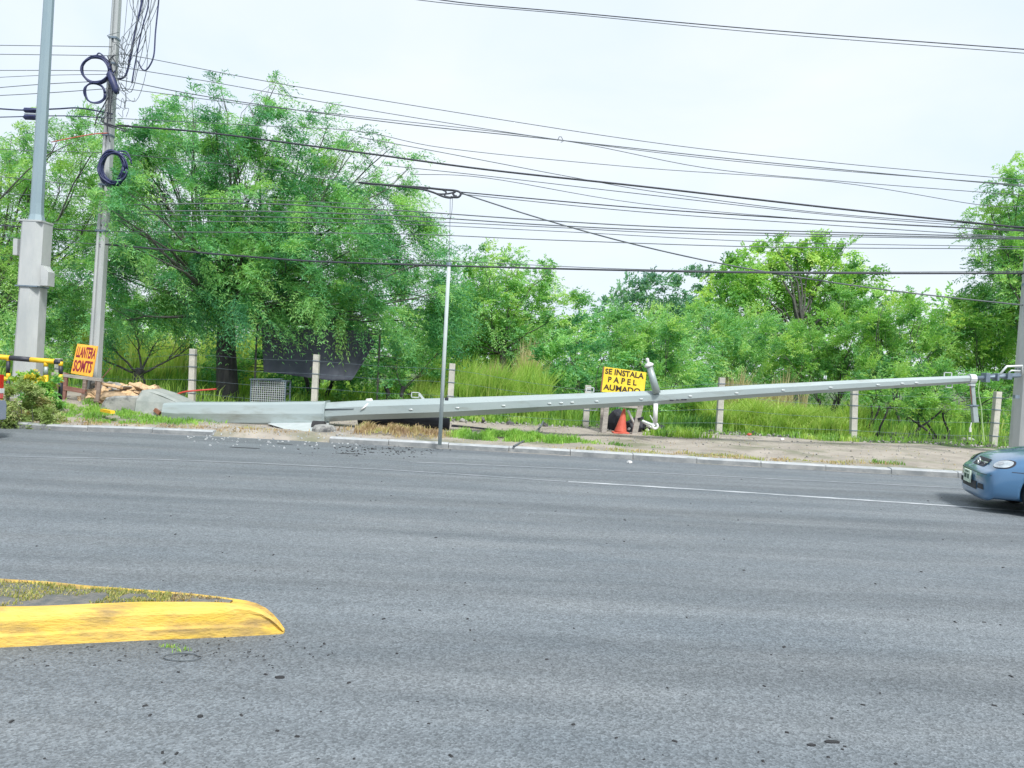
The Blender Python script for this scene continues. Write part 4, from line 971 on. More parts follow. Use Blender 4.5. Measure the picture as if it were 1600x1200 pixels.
tree('thorn_shrub', 'tree', 'drooping dark shrub between the tarpaulin and the slim post', 22.0, 630,
     [(620, 565, 30), (655, 590, 28), (600, 600, 26), (690, 545, 24), (640, 620, 22)], 'mesquite', trunk_r=.10, dens=7, L=.5, k=8, stems=2, fork=1.0, twigs=4, back=False, ll=.09, lw=.02)
tree('round_tree', 'tree', 'soft green tree beyond the grass just right of the slim post', 33.0, 790,
     [(738, 440, 42), (790, 428, 34), (838, 438, 34), (760, 492, 50), (830, 492, 48), (880, 490, 34), (712, 490, 44), (770, 405, 18), (800, 398, 10), (860, 420, 14), (740, 395, 14), (900, 520, 30), (700, 540, 40), (790, 530, 50)],
     'mid', trunk_r=.18, dens=7, L=.6, droop=.3, k=8, ll=.14, lw=.026, depth=1.5, tint_amp=.3, fork=2.5)
tree('round_tree', 'tree', 'bluish far tree in the gap of the skyline left of the domed tree', 48.0, 1020,
     [(985, 462, 26), (1028, 456, 30), (1072, 455, 30), (955, 482, 20), (1000, 490, 34), (1060, 495, 40), (1100, 440, 18), (1010, 438, 10), (1120, 470, 30)],
     'blue', trunk_r=.16, dens=3, L=.7, droop=.1, k=7, ll=.20, lw=.05, depth=1.5, fork=2.5)
tree('domed_tree', 'tree', 'domed bright green tree with a dark forked trunk showing through', 38.0, 1240,
     [(1140, 432, 40), (1195, 408, 34), (1250, 405, 30, 1.2), (1300, 412, 32), (1335, 440, 34), (1135, 480, 45), (1345, 478, 36), (1170, 450, 30, -2), (1210, 385, 12), (1320, 388, 12), (1240, 385, 12), (1300, 460, 34), (1110, 500, 30), (1240, 435, 38, 2.2), (1200, 455, 40, 2.2), (1285, 440, 36, 2.2), (1235, 495, 34, 2), (1225, 395, 22, 1.0), (1275, 393, 22, 1.0), (1290, 500, 34), (1180, 510, 30)],
     'bright', trunk_r=.42, dens=6, L=.7, droop=.25, k=7, ll=.16, lw=.04, depth=1.6, tint_amp=.3, fork=4.2, twigs=4, back=False)
tree('leafy_shrub', 'tree', 'round grey-green shrub left of the yellow sign', 22.8, 905,
     [(890, 560, 50), (870, 600, 42), (930, 600, 42), (840, 620, 26), (905, 520, 34), (945, 555, 30), (860, 570, 30)], 'mesquite', trunk_r=.10, dens=8, L=.42, droop=.15, k=8, stems=3, fork=.9, ll=.10, lw=.02, depth=.8)
tree('leafy_shrub', 'tree', 'round feathery shrub behind the yellow sign', 24.0, 1020,
     [(985, 520, 52), (1040, 530, 48), (1080, 560, 46), (1000, 570, 60), (960, 490, 30), (1060, 600, 46), (1100, 600, 30), (1010, 630, 40), (1070, 640, 34)], 'mid', trunk_r=.10, dens=9, L=.42, droop=.2, k=8, stems=3, fork=.9, ll=.10, lw=.017, depth=1, tint_amp=.3)
sh = [('wide pale green shrub below the domed tree', 30, 1150, [(1120, 520, 42), (1170, 525, 45), (1210, 540, 42), (1090, 500, 30), (1150, 560, 40), (1230, 570, 36), (1100, 550, 34)], 'mid'),
      ('broad light shrub right of the domed trunk', 28, 1300, [(1270, 540, 40), (1310, 530, 45), (1350, 525, 42), (1290, 580, 40), (1340, 580, 40), (1240, 585, 30), (1250, 530, 24), (1320, 470, 26), (1360, 480, 30), (1225, 555, 34)], 'bush'),
      ('tall bright shrub behind the right part of the fallen pole', 26, 1420, [(1400, 510, 42), (1380, 480, 26), (1340, 600, 30), (1420, 620, 30), (1500, 500, 30), (1440, 500, 40), (1390, 560, 44), (1450, 560, 46), (1480, 520, 36), (1370, 590, 36), (1430, 480, 24)], 'bush'),
      ('dense green shrub reaching the right concrete pole', 27, 1540, [(1520, 500, 44), (1570, 490, 42), (1540, 550, 44), (1600, 540, 50), (1500, 560, 36), (1640, 500, 60), (1560, 590, 40)], 'bright'),
      ('dark thin stemmed shrub behind the fence near the hanging arm', 21.6, 1435, [(1380, 605, 34), (1425, 595, 36), (1470, 600, 36), (1505, 610, 34), (1540, 620, 30), (1580, 620, 34), (1400, 640, 22), (1490, 650, 24), (1450, 640, 22)], 'bush')]
for lab, Y, bx, lb, lf in sh:
    near = Y < 23
    tree('leafy_shrub', 'tree', lab, Y, bx, lb, lf, trunk_r=.09 if near else .1, dens=9 if near else 7.5, L=.45, droop=.12, k=8, stems=9 if near else 3, spread=1.5 if near else .3, fork=1.1, ll=.11, lw=.018, depth=.9, tint_amp=.3, twigs=3)
tree('round_tree', 'tree', 'tall green tree cut off by the right edge behind the concrete pole', 25.5, 1640,
     [(1568, 300, 28), (1595, 285, 34), (1560, 345, 30), (1600, 350, 50), (1565, 400, 34), (1610, 420, 55), (1560, 450, 30), (1650, 330, 70), (1660, 430, 80), (1575, 480, 34), (1580, 262, 12), (1545, 310, 12)],
     'mid', trunk_r=.2, dens=7, L=.55, droop=.35, k=9, ll=.12, lw=.018, depth=1.2, tint_amp=.3, fork=2.5)
# woods closing the view
wl = []
for i in range(64):
    px = -900 + i * 52 + random.uniform(-15, 15); Y = random.uniform(52, 66)
    top = 478 + (px - 800) * .03 + random.uniform(-12, 14)
    if 1340 < px < 1560: top = 466
    if 880 < px < 950: top = 492
    c = at(px, top + 30, Y); wl.append((c.x, c.y, c.z, 2.4, 1.8, 2.0)); c = at(px + 20, top + 75, Y - 3); wl.append((c.x, c.y, max(c.z, 1.5), 2.6, 1.8, 2.2))
(V, F, T), _ = lobe_sprays(wl, .42, .9, .2, (0, 0, 0), 6, .34, .09, .25)
o = np_obj('distant_woods', V, F, LEAF['mid'], None, tint=T); tag(o, 'far low woods closing the skyline behind the field', 'woods', kind='stuff')
# shrubs filling the middle distance
wl = []
for i in range(46):
    px = -300 + i * 46 + random.uniform(-12, 12); Y = random.uniform(34, 42)
    c = at(px, 545 + (px - 800) * .04 + random.uniform(-22, 18), Y); wl.append((c.x, c.y, c.z, 1.6, 1.3, 1.3)); wl.append((c.x, c.y - .5, max(c.z - 1.3, .9), 1.6, 1.2, 1.1))
(V, F, T), _ = lobe_sprays(wl, 1.0, .7, .2, (0, 0, 0), 7, .20, .05, .3)
o = np_obj('undergrowth', V, F, LEAF['mid'], None, tint=T); tag(o, 'tangled undergrowth in the middle of the field behind the fence', 'undergrowth', kind='stuff')

# ------------------------------------------------------------------ grass
def region(px0, px1, Ya, Yb, n, h0, h1, leaf, name, label, width=.012, lean=.6, tint=None, clump=0):
    x0, x1 = at(px0, 600, (Ya + Yb) / 2).x, at(px1, 600, (Ya + Yb) / 2).x
    pts = [p for p in scatter(int(n * 1.35), x0, x1, lambda x: Ya, lambda x: Yb, clump) if mnoise.noise(Vector((p[0] * 1.7, p[1] * 1.7, 4))) > -.22]
    xr = at(1345, 600, 21).x; xr2 = at(1600, 600, 21).x
    xl = at(690, 600, 21).x
    if name == 'tall_grass': pts = [p for p in pts if not ((xr < p[0] and random.random() < .85) or (p[0] < xl and random.random() < .72))]
    n = len(pts)
    if tint is None: tint = np.array([.38 + .75 * mnoise.noise(Vector((p[0] * .7, p[1] * .7, 7))) for p in pts])
    hts = rng.uniform(h0, h1, n) * np.array([0.75 + .9 * mnoise.noise(Vector((p[0] * 1.1, p[1] * 1.1, 1))) for p in pts])
    return blades(name, pts, hts, leaf, label, width, lean, tint)
region(-300, 1750, 20.2, 24, 26000, .35, .8, 'grass', 'tall_grass', 'tall green grass all along behind the fence', .011, .7)
region(-300, 1900, 24, 34, 26000, .5, 1.0, 'grass', 'field_grass', 'yellow green field grass beyond the fence', .018, .5)
region(715, 850, 20.6, 27, 17000, 1.0, 1.95, 'grass', 'high_grass', 'very high bright yellow green grass right of the slim post', .013, .45, tint=.62)
region(1105, 1335, 20.3, 23.5, 14000, .6, 1.35, 'grass', 'high_grass', 'high bright grass leaning under the middle of the fallen pole', .012, .8, tint=.68)
region(660, 700, 22, 27, 3000, 1.2, 2.0, 'grass', 'high_grass', 'bright high grass left of the slim post', .013, .4, tint=.75)
region(150, 420, 27, 31, 9000, 1.4, 2.4, 'grass', 'high_grass', 'yellow-green high grass seen through gaps under the big tree', .02, .4, tint=.8)
region(1125, 1245, 25, 27, 1700, 1.5, 2.15, 'seed', 'seeding_grass', 'brown seeding grass tops above the middle of the fallen pole', .014, .3)
region(745, 850, 26, 28, 1300, 2.1, 2.6, 'seed', 'seeding_grass', 'pale seeding grass tops in front of the soft green tree', .014, .3)
# verge grass
def patch(cx, cy, rx, ry, n, h0, h1, leaf, name, label, width=.008, lean=.8, tint=None, mound_=0.0):
    """centre given in pixels on the ground"""
    c = gnd(cx, cy, .16 if cx > 300 or cy > 655 else .30); pts = []
    for i in range(n):
        a = random.uniform(0, 6.283); r = math.sqrt(random.random()); x = c.x + rx * r * math.cos(a); y = c.y + ry * r * math.sin(a)
        if y < kerb_y(x) + .16: continue
        if mnoise.noise(Vector((x * 2.5, y * 2.5, cx))) + .5 * mnoise.noise(Vector((x * 9, y * 9, cx))) < -.2 or random.random() < r ** 3: continue
        pts.append((x, y, hgt(x, y) - .01 + mound_ * max(0, 1 - r * r)))
    hts = rng.uniform(h0, h1, len(pts)) * np.array([.8 + .9 * mnoise.noise(Vector((p[0] * 3, p[1] * 3, 2))) for p in pts])
    if len(pts): tint = (tint if tint is not None else .5) + np.array([.7 * mnoise.noise(Vector((p[0] * 2, p[1] * 2, 6))) for p in pts])
    return blades(name, pts, hts, leaf, label, width, lean, tint)
patch(800, 684, 1.5, .7, 12000, .08, .24, 'lawn', 'verge_grass', 'bright green grass patch between the slim post and the loose cable', .008, .8, tint=.35, mound_=.05)
patch(880, 690, .9, .3, 1500, .05, .15, 'lawn', 'verge_grass', 'short green grass tailing off right of the loose cable')
patch(620, 676, 1.3, .7, 4200, .08, .24, 'dry', 'dry_weeds', 'dry brown weeds left of the slim post', .008, 1.0, mound_=.08)
patch(190, 643, 2.4, 1.3, 13000, .05, .17, 'lawn', 'verge_grass', 'green grass in front of the concrete foundation', .008, .8, tint=.35)
patch(200, 662, 2.4, .5, 3600, .03, .09, 'dry', 'dry_weeds', 'dry grass edge behind the kerb at left', .008, 1.0)
patch(370, 668, 1.6, .5, 1500, .03, .10, 'dry', 'dry_weeds', 'sparse dry grass under the thick sleeve')
patch(980, 703, 2.6, .42, 2600, .03, .10, 'dry', 'dry_weeds', 'thin dry grass along the kerb in front of the yellow sign', tint=.85)
patch(1230, 716, 2.6, .30, 2200, .03, .11, 'dry', 'dry_weeds', 'sparse straw weeds along the kerb towards the car', tint=.8)
patch(1380, 722, .5, .15, 260, .06, .16, 'lawn', 'verge_grass', 'small green weed tuft by the kerb nearest the car', tint=.2)
patch(965, 694, .35, .15, 200, .06, .16, 'lawn', 'verge_grass', 'small dark green weed tuft in front of the red cone', tint=.1)
patch(1030, 698, .2, .12, 120, .06, .16, 'lawn', 'verge_grass', 'dark green weed tuft right of the red cone', tint=.1)
patch(760, 662, 1.6, .4, 2600, .12, .32, 'grass', 'verge_grass', 'leafy grass strip beneath the fallen pole right of the slim post', .012, .9)
patch(1290, 690, 1.1, .3, 900, .12, .34, 'grass', 'verge_grass', 'leaning grass clump at the foot of the centre-right fence post', .01, .9)
patch(1060, 684, 1.0, .3, 1200, .12, .38, 'grass', 'verge_grass', 'grass clump at the fence right of the white ring', .01, .9)
region(-100, 1700, 19.3, 20.4, 7000, .08, .32, 'grass', 'fence_weeds', 'low weeds along the foot of the fence', .009, 1.0, tint=.35)
for i in range(1):
    pts = scatter(2600, -14, 12, lambda x: kerb_y(x) + .2, lambda x: 19.6, clump=150); blades('verge_tufts', pts, rng.uniform(.02, .08, 2600), 'dry', 'tiny dry tufts dotted over the bare verge', .006, 1.0)

def weed_bush():
    Y = 14.95; root = empty('weed_bush', at(45, 680, Y), 'rounded weedy green bush beside the kerb at far left', 'bush')
    lobes = []
    for px, py, r in ((20, 630, 26), (55, 640, 26), (35, 660, 26), (70, 662, 20), (15, 655, 28), (-20, 650, 30), (80, 655, 14), (30, 615, 16), (-50, 640, 36)):
        c = at(px, py, Y); q = r / ppm(Y); lobes.append((c.x, c.y, c.z, q, q * .9, q))
    (V, F, T), _ = lobe_sprays(lobes, 110, .22, .35, (0, 0, 0), 7, .055, .010, .35, fill=.75, zcut=.03)
    np_obj('foliage', V, F, LEAF['weedbush'], root, tint=T)
    b = MB()
    for l in lobes:
        limb(b, Vector((l[0] * .7 + root.location.x * .3, Y, hgt(l[0], Y))), Vector(l[:3]) + Vector((0, -.1, .1)), .012, .004, .3, n=4, seg=4)
    b.build('stems', MAT['twig'], root)
    Y = 15.8; root = empty('weed_bush', at(70, 605, Y), 'leafy weeds with yellow leaves at the foot of the boxed pole', 'bush'); lobes = []
    for px, py, r in ((45, 598, 14), (65, 594, 14), (85, 602, 14), (60, 606, 16), (30, 604, 12), (78, 618, 14), (50, 618, 16), (70, 630, 16)):
        c = at(px, py, Y); q = r / ppm(Y); lobes.append((c.x, c.y, c.z, q, q, q))
    (V, F, T), _ = lobe_sprays(lobes, 60, .16, .3, (0, 0, 0), 6, .06, .016, .45, fill=.6)
    np_obj('foliage', V, F, LEAF['flower'], root, tint=T)
    b = MB()
    for l in lobes: limb(b, Vector((l[0], Y, hgt(l[0], Y))), Vector(l[:3]), .012, .004, .3, n=4, seg=4)
    b.build('stems', MAT['twig'], root)
weed_bush()

# ------------------------------------------------------------------ stones and litter
def debris():
    k = 0
    for (px, py, w_, m, lab, cat) in ((1400, 681, .22, 'rock', 'pale grey rock below the fence under the right part of the pole', 'rock'), (1410, 686, .16, 'rock', 'small pale rock leaning on a bigger grey rock', 'rock'),
                              (1505, 688, .14, 'rock', 'small round stone just left of the white lump', 'rock'), (1517, 690, .2, 'white', 'white rounded lump at the fence below the hanging arm', 'rock'),
                              (1222, 687, .12, 'white', 'crumpled white litter at the fence under the pole', 'litter'), (1171, 681, .12, 'cone', 'small orange-red litter piece by the fence', 'litter'),
                              (1245, 682, .24, 'rock_dark', 'dark flat rock among the fence litter', 'rock'), (1262, 684, .18, 'rock_dark', 'smaller dark rock right of the dark flat one', 'rock'),
                              (1046, 681, .16, 'rock', 'grey stone right of the white hooked ring', 'rock'), (722, 660, .18, 'rock', 'pale stone just right of the slim post', 'rock'), (757, 661, .1, 'cone', 'little red-brown stone in front of the grass strip', 'rock'),
                              (872, 662, .18, 'rock', 'rounded pale rock beside the loose cable top', 'rock'), (1478, 686, .14, 'rock_dark', 'black rock left of the small round stone', 'rock'), (985, 707, .10, 'white', 'white scrap lying by the kerb below the cone', 'litter'),
                              (327, 621, .2, 'rock', 'pale rag by the red hose', 'litter'), (277, 624, .2, 'white', 'white bag at the left end of the red hose', 'litter'), (148, 664, .12, 'white', 'small white litter on the kerb at left', 'litter')):
        z = .2 if px > 300 else (.13 if py > 655 else .34)
        if px in (327, 277): c = at(px, py, 19.8)
        else: c = gnd(px, py, z)
        zz = hgt(c.x, c.y); o = lump(cat, (c.x, c.y, zz + w_ * .22), (w_, w_ * .8, w_ * .6), MAT[m], lab, cat, seed=k); k += 1
    b = MB()
    for i in range(1500):
        x = random.uniform(-11, 13); 
        if random.random() < .55: y = random.uniform(19.0, 20.3)
        else: y = random.uniform(kerb_y(x) + .2, 19.4)
        s_ = random.uniform(.012, .05) * (1.3 if y > 19 else .8); z = hgt(x, y) + s_ * .3
        b.box((x, y, z), (s_ * random.uniform(.7, 1.6), s_, s_ * random.uniform(.4, .9)), Matrix.Rotation(random.uniform(0, 3), 3, Vector((random.random(), random.random(), random.random())).normalized()), .7)
    o = b.build('gravel', MAT['rock'], None); tag(o, 'scattered small stones over the dirt verge', 'gravel', kind='stuff')
    b = MB()
    for i in range(420):
        x = random.uniform(-11, 13); y = random.uniform(19.2, 20.4)
        s_ = random.uniform(.02, .07) * (2.2 if random.random() < .12 else 1); z = hgt(x, y) + s_ * .3
        b.box((x, y, z), (s_ * random.uniform(.7, 2), s_, s_ * .5), Matrix.Rotation(random.uniform(0, 3), 3, Vector((random.random(), random.random(), random.random())).normalized()), .7)
    o = b.build('fence_debris', MAT['rock_dark'], None); tag(o, 'dark bits of debris along the foot of the fence', 'debris', kind='stuff')
    # crumbs on the asphalt
    b = MB(); pts = []
    for i in range(170):
        px = random.uniform(0, 1600); py = 700 + 500 * random.random() ** .9; pts.append((px, py, 1.0))
    for i in range(110): pts.append((random.uniform(0, 520), random.gauss(1018, 12), .7))
    for i in range(160): pts.append((random.gauss(590, 50), random.gauss(704, 5), 1.6))
    for (px, py, s_) in pts:
        c = gnd(px, py, 0); s_ = s_ * random.uniform(.003, .010) * (1 + .06 * c.y)
        b.box((c.x, c.y, s_ * .25), (s_ * random.uniform(1, 2.4), s_, s_ * .5), Matrix.Rotation(random.uniform(0, 3), 3, 'Z'), .7)
    o = b.build('asphalt_crumbs', MAT['rubber'], None); tag(o, 'dark crumbs scattered over the road', 'debris', kind='stuff')
    for (px, py, w_, l_, lab) in ((437, 1059, .05, .016, 'flat black rubber scrap on the road below the island tip'), (1300, 1160, .07, .014, 'ragged black scrap at the bottom right of the road'), (313, 1120, .025, .012, 'small black lump at the bottom left of the road'), (1268, 1165, .04, .010, 'little black scrap left of the ragged one'),
                                  (382, 700, .55, .04, 'long black strip on the road below the concrete sleeve'), (445, 694, .3, .03, 'curled black strip near the broken kerb'), (545, 709, .5, .03, 'thin black strip on the road left of the slim post')):
        c = gnd(px, py, 0); b = MB(); n = 10; top = []; 
        for i in range(n):
            t = 2 * math.pi * i / n; r = 1 + .35 * mnoise.noise(Vector((math.cos(t) * 2 + px, math.sin(t) * 2, py)))
            top.append(Vector((c.x + math.cos(t) * w_ / 2 * r, c.y + math.sin(t) * l_ * .9 * r, 0)))
        b.section(None, [[v + Vector((0, 0, .001)) for v in top], [v * 1 + Vector((0, 0, .006)) for v in top]]); o = b.build('rubber_scrap', MAT['rubber'], None); tag(o, lab, 'scrap')
    c = gnd(284, 1027, .005); b = MB()
    pts = [Vector((c.x + math.cos(t) * .085 * (1 + t * .03), c.y + math.sin(t) * .05, .008)) for t in np.linspace(.3, 6.6, 24)]; b.tube(pts, .0028, 5); o = b.build('wire_loop', MAT['cable_grey'], None); tag(o, 'loop of thin wire on the road below the yellow kerb', 'wire')
    for i, (px, py, n) in enumerate(((265, 1011, 60), (285, 1016, 30), (140, 1014, 0))):
        if n:
            c = gnd(px, py, 0); P = [(c.x + random.gauss(0, .03), c.y + random.gauss(0, .012), 0) for _ in range(n)]; blades('road_weed', P, rng.uniform(.01, .03, n), 'lawn', ['thin weed in the road edge below the yellow kerb', 'smaller weed sprig beside the wire loop'][i], .002, 1.2, kind=None, cat='weed')
    # a concrete rubble spill where the kerb is broken
    b = MB()
    for i in range(110):
        px = random.uniform(290, 560); c = gnd(px, 683 + (px - 290) * .03 + random.gauss(0, 5), .02); s_ = random.uniform(.01, .035)
        z = hgt(c.x, c.y) if c.y > kerb_y(c.x) else 0
        b.box((c.x, c.y, z + s_ * .3), (s_ * 1.4, s_, s_ * .6), Matrix.Rotation(random.uniform(0, 3), 3, Vector((random.random(), random.random(), random.random())).normalized()), .7)
    o = b.build('kerb_rubble', MAT['kerb'], None); tag(o, 'broken concrete crumbs where the kerb is missing', 'rubble', kind='stuff')
debris()

# ------------------------------------------------------------------ wires
def wire(pxs, Ya, Yb, r, m, label, name='overhead_wire', group='overhead wires between the poles', cat='wire', n=7):
    x0, x1 = pxs[0][0], pxs[-1][0]
    pts = [at(a, b_, Ya + (Yb - Ya) * (a - x0) / (x1 - x0)) for a, b_ in pxs]
    b = MB(); b.tube(catmull(pts, n), r, 5); o = b.build(name, m, None, smooth=True); tag(o, label, cat, group); return o
CG, CK, CB = MAT['cable_grey'], MAT['cable'], MAT['cable_blue']
XR = 1608
WIRES = [
 ([(182, 84), (235, 92), (400, 124), (560, 151), (1000, 220), (1300, 254), (XR, 282)], .0085, CG, 'thin wire that runs highest of the long span leaving the utility pole'),
 ([(182, 104), (330, 128), (600, 176), (900, 222), (1200, 257), (XR, 290)], .0085, CG, 'thin wire second from the top in the long span'),
 ([(184, 124), (330, 152), (600, 190), (875, 219), (1200, 254), (XR, 292)], .011, CG, 'wire third from the top carrying a small hook in mid-span'),
 ([(184, 137), (400, 165), (560, 182), (870, 218), (1100, 262), (1300, 282), (XR, 306)], .0085, CG, 'thin wire that dips below the hooked wire to the right'),
 ([(184, 185), (400, 196), (560, 205), (700, 232), (1000, 262), (1300, 284), (1530, 320), (XR, 322)], .008, CG, 'thin wire sagging through the sky under the hooked wire'),
 ([(184, 196), (330, 208), (560, 238), (760, 265), (1000, 291), (1300, 325), (XR, 357)], .023, CK, 'thickest black cable crossing the sky to the right pole'),
 ([(560, 214), (700, 240), (900, 278), (1040, 302), (1300, 334), (XR, 355)], .009, CG, 'thin wire closing in beneath the thickest black cable'),
 ([(600, 258), (760, 275), (1000, 303), (1300, 336), (XR, 360)], .009, CG, 'thin wire sagging just under the thickest cable at left'),
 ([(640, 272), (760, 278), (1000, 318), (1300, 345), (XR, 362)], .008, CG, 'faint wire between the thickest cable and the looped cable'),
 ([(718, 300), (1000, 325), (1300, 345), (XR, 361)], .014, CK, 'cable leaving the black loop and rising level to the right pole'),
 ([(718, 303), (1000, 331), (1300, 352), (XR, 372)], .010, CG, 'thin cable leaving the black loop just below the level one'),
 ([(184, 320), (400, 318), (560, 326), (640, 330), (860, 345), (1100, 357), (XR, 371)], .014, CG, 'grey cable fifth above the lowest black line'),
 ([(184, 330), (400, 330), (640, 338), (860, 352), (1100, 362), (XR, 373)], .014, CG, 'grey cable fourth above the lowest black line'),
 ([(184, 334), (580, 343), (860, 355), (1100, 366), (XR, 374)], .010, CG, 'grey cable third above the lowest black line'),
 ([(170, 345), (580, 349), (860, 361), (1200, 378), (XR, 386)], .009, CG, 'thin cable second above the lowest black line'),
 ([(170, 362), (600, 365), (860, 375), (1200, 386), (XR, 389)], .011, CG, 'thin cable just above the lowest black line'),
 ([(165, 382), (400, 402), (560, 411), (1000, 423), (1300, 427), (XR, 427)], .023, CK, 'lowest thick black line crossing the trees'),
 ([(560, 404), (700, 408), (1000, 421), (1300, 425), (XR, 424)], .009, CG, 'thin line that hugs the lowest thick black line'),
 ([(718, 301), (850, 343), (1000, 384), (1175, 421), (1400, 455), (XR + 60, 484)], .017, CG, 'slanting cable that falls from the black loop to lower right'),
]
for pxs, r, m, lab in WIRES: wire(pxs, 18.0, 17.35, r * 1.0, m, lab)
wire([(560, -30), (690, 0), (900, 20), (1200, 47), (1600, 77), (1800, 92)], 15.5, 15.5, .011, CK, 'upper of the two wires crossing the open sky at top right', group='pair of wires at the top right')
wire([(520, -28), (655, 0), (900, 23), (1200, 52), (1600, 83), (1800, 100)], 15.6, 15.6, .008, CG, 'lower of the two wires crossing the open sky at top right', group='pair of wires at the top right')
LW = [([(-60, 230), (60, 236), (176, 240), (400, 262), (600, 292)], .008, CG, 'thin wire crossing the left tree just under the red cord'), ([(-60, 300), (100, 306), (400, 312), (640, 322)], .008, CG, 'thin wire crossing the left poles below the lowest coil'), ([(-60, 124), (60, 118), (176, 116)], .007, CG, 'thin wire from the left edge level with the dark closure'), ([(-60, 70), (100, 72), (176, 73)], .0085, CG, 'highest thin wire coming in from the left edge to the utility pole'), ([(-60, 84), (100, 86), (176, 87)], .0085, CG, 'second highest wire from the left edge'),
      ([(-60, 110), (100, 110), (176, 111)], .0085, CG, 'third wire from the left edge behind the upper coil'), ([(-60, 142), (60, 132), (176, 126)], .009, CG, 'wire from the left edge rising to the joint of the two coils'),
      ([(-60, 152), (60, 146), (176, 138)], .009, CG, 'wire from the left edge passing behind the lower coil'), ([(-60, 166), (0, 170), (40, 172), (90, 170), (125, 169), (176, 178)], .019, CB, 'thick blue-black cable with a splice case at the far left'),
      ([(-60, 184), (0, 183), (100, 181), (176, 185)], .013, CB, 'blue-black cable just under the splice case'), ([(-60, 272), (0, 276), (100, 287), (176, 300)], .010, CG, 'cable crossing the left pole below the lowest coil'),
      ([(-60, 342), (0, 345), (100, 350), (170, 352)], .009, CG, 'thin cable crossing the boxed base near its top at left'), ([(-60, 348), (0, 352), (60, 356), (158, 362)], .016, CK, 'black cable ending at the band of the utility pole'),
      ([(-60, 366), (0, 370), (158, 382)], .009, CG, 'lowest thin cable at left behind the boxed pole')]
for pxs, r, m, lab in LW: wire(pxs, 18.6, 18.1, r, m, lab, group='wires from the left edge to the utility pole')

def hooks():
    c = at(875, 219, 17.7); b = MB(); b.tube([c + Vector((-.06, 0, -.01)), c + Vector((-.02, 0, .08)), c + Vector((.03, 0, .08)), c + Vector((.08, 0, -.02)), c + Vector((.02, 0, -.05))], .009, 5); o = b.build('wire_hook', CG, None); tag(o, 'small hook hanging on a wire in the open sky', 'hook')
    # splice coil
    root = empty('cable_slack_loop', at(700, 302, 17.7), 'black looped cable slack and splice hanging right of the big tree', 'cable loop')
    Y = 17.7
    def q(l): return catmull([at(a, b_, Y) for a, b_ in l], 6)
    for l, r in (([(560, 285), (615, 290), (660, 293), (690, 296), (712, 298), (720, 302), (716, 308), (704, 308)], .026), ([(600, 289), (650, 294), (675, 300), (692, 307), (704, 309), (714, 306)], .024), ([(660, 293), (680, 302), (697, 303), (712, 300)], .02), ([(690, 296), (697, 300), (695, 306), (706, 309)], .02), ([(712, 298), (708, 303), (712, 307)], .025)):
        b = MB(); b.tube(q(l), r, 7); b.build('cable', CK, root, smooth=True)
    for x0 in (703.5, 707):
        b = MB(); b.tube(q([(x0, 310), (x0 - .5, 350), (702, 412)] if x0 < 705 else [(x0, 310), (706, 330), (703, 345)]), .006, 4); b.build('tie_line', CG, root)
    # left splice case
    root = empty('splice_case', at(50, 178, 18.45), 'dark splice case on the thick cable at far left', 'splice case')
    for y0_, y1_ in ((172, 174), (183, 185)):
        b = MB(); a, e = at(37, y0_, 18.45), at(62, y0_ + 1, 18.45); b.tube([a, a.lerp(e, .1), a.lerp(e, .9), e], [.03, .065, .065, .03], 10); b.build('case', CB, root, smooth=True)
    b = MB(); b.bar(at(38, 178, 18.45), at(61, 179, 18.45), .03, .03); b.build('bar', MAT['galv_light'], root)
hooks()

def coil(cx, cy, rx, ry, Y, turns, spread, r, m, label, tails=()):
    root = empty('cable_coil', at(cx, cy, Y), label, 'cable coil', 'cable coils on the utility pole')
    for k in range(turns):
        c = at(cx + random.uniform(-1, 1) * spread, cy + random.uniform(-1, 1) * spread, Y - random.uniform(0, .12)); a = rx / ppm(Y) * random.uniform(.93, 1.05); b_ = ry / ppm(Y) * random.uniform(.93, 1.05)
        ph = random.uniform(0, 6); pts = [c + Vector((math.cos(t) * a, .03 * math.sin(t * 3 + ph), math.sin(t) * b_ * (1 + .03 * math.sin(2 * t + ph)))) for t in np.linspace(0, 2 * math.pi * .995, 30)]
        b = MB(); b.tube(pts, r, 6); b.build('turn', m, root, smooth=True)
    for l in tails:
        b = MB(); b.tube(catmull([at(a, q, Y) for a, q in l], 5), r, 5); b.build('tail', m, root, smooth=True)
coil(150, 109, 22, 20.5, 17.95, 7, 1.6, .017, CB, 'large upper cable coil on the left side of the utility pole', [[(150, 88), (155, 83), (165, 92), (170, 110), (178, 122)], [(165, 125), (172, 120), (180, 110)]])
coil(148, 145, 15.5, 15.5, 17.95, 4, 1.0, .016, CB, 'small round cable coil hanging below the upper one')
coil(176, 262, 20, 24.5, 17.85, 16, 3.2, .018, CB, 'thick dark oval coil hanging lowest on the utility pole', [[(185, 236), (198, 238), (206, 252)], [(182, 238), (200, 244), (206, 256)]])
def closure():
    Y = 17.9; root = empty('cable_closure', at(177, 125, Y), 'dark elongated closure strapped among cables high on the utility pole', 'closure')
    a, e = at(170.5, 112, Y), at(183, 146, Y); b = MB(); b.tube([a, a.lerp(e, .12), a.lerp(e, .85), e], [.04, .09, .085, .05], 10); b.build('shell', MAT['cable_blue'], root, smooth=True)
    for l in ([(172, 112), (168, 100), (176, 88), (181, 86)], [(176, 112), (172, 96), (168, 88)], [(180, 116), (182, 102), (176, 90)], [(171, 140), (170, 170), (168, 200), (172, 222)], [(176, 140), (173, 165), (172, 190)], [(170, 150), (160, 168), (152, 182), (148, 196)]):
        b = MB(); b.tube(catmull([at(p, q, Y) for p, q in l], 5), .014, 5); b.build('cable', CK, root, smooth=True)
closure()
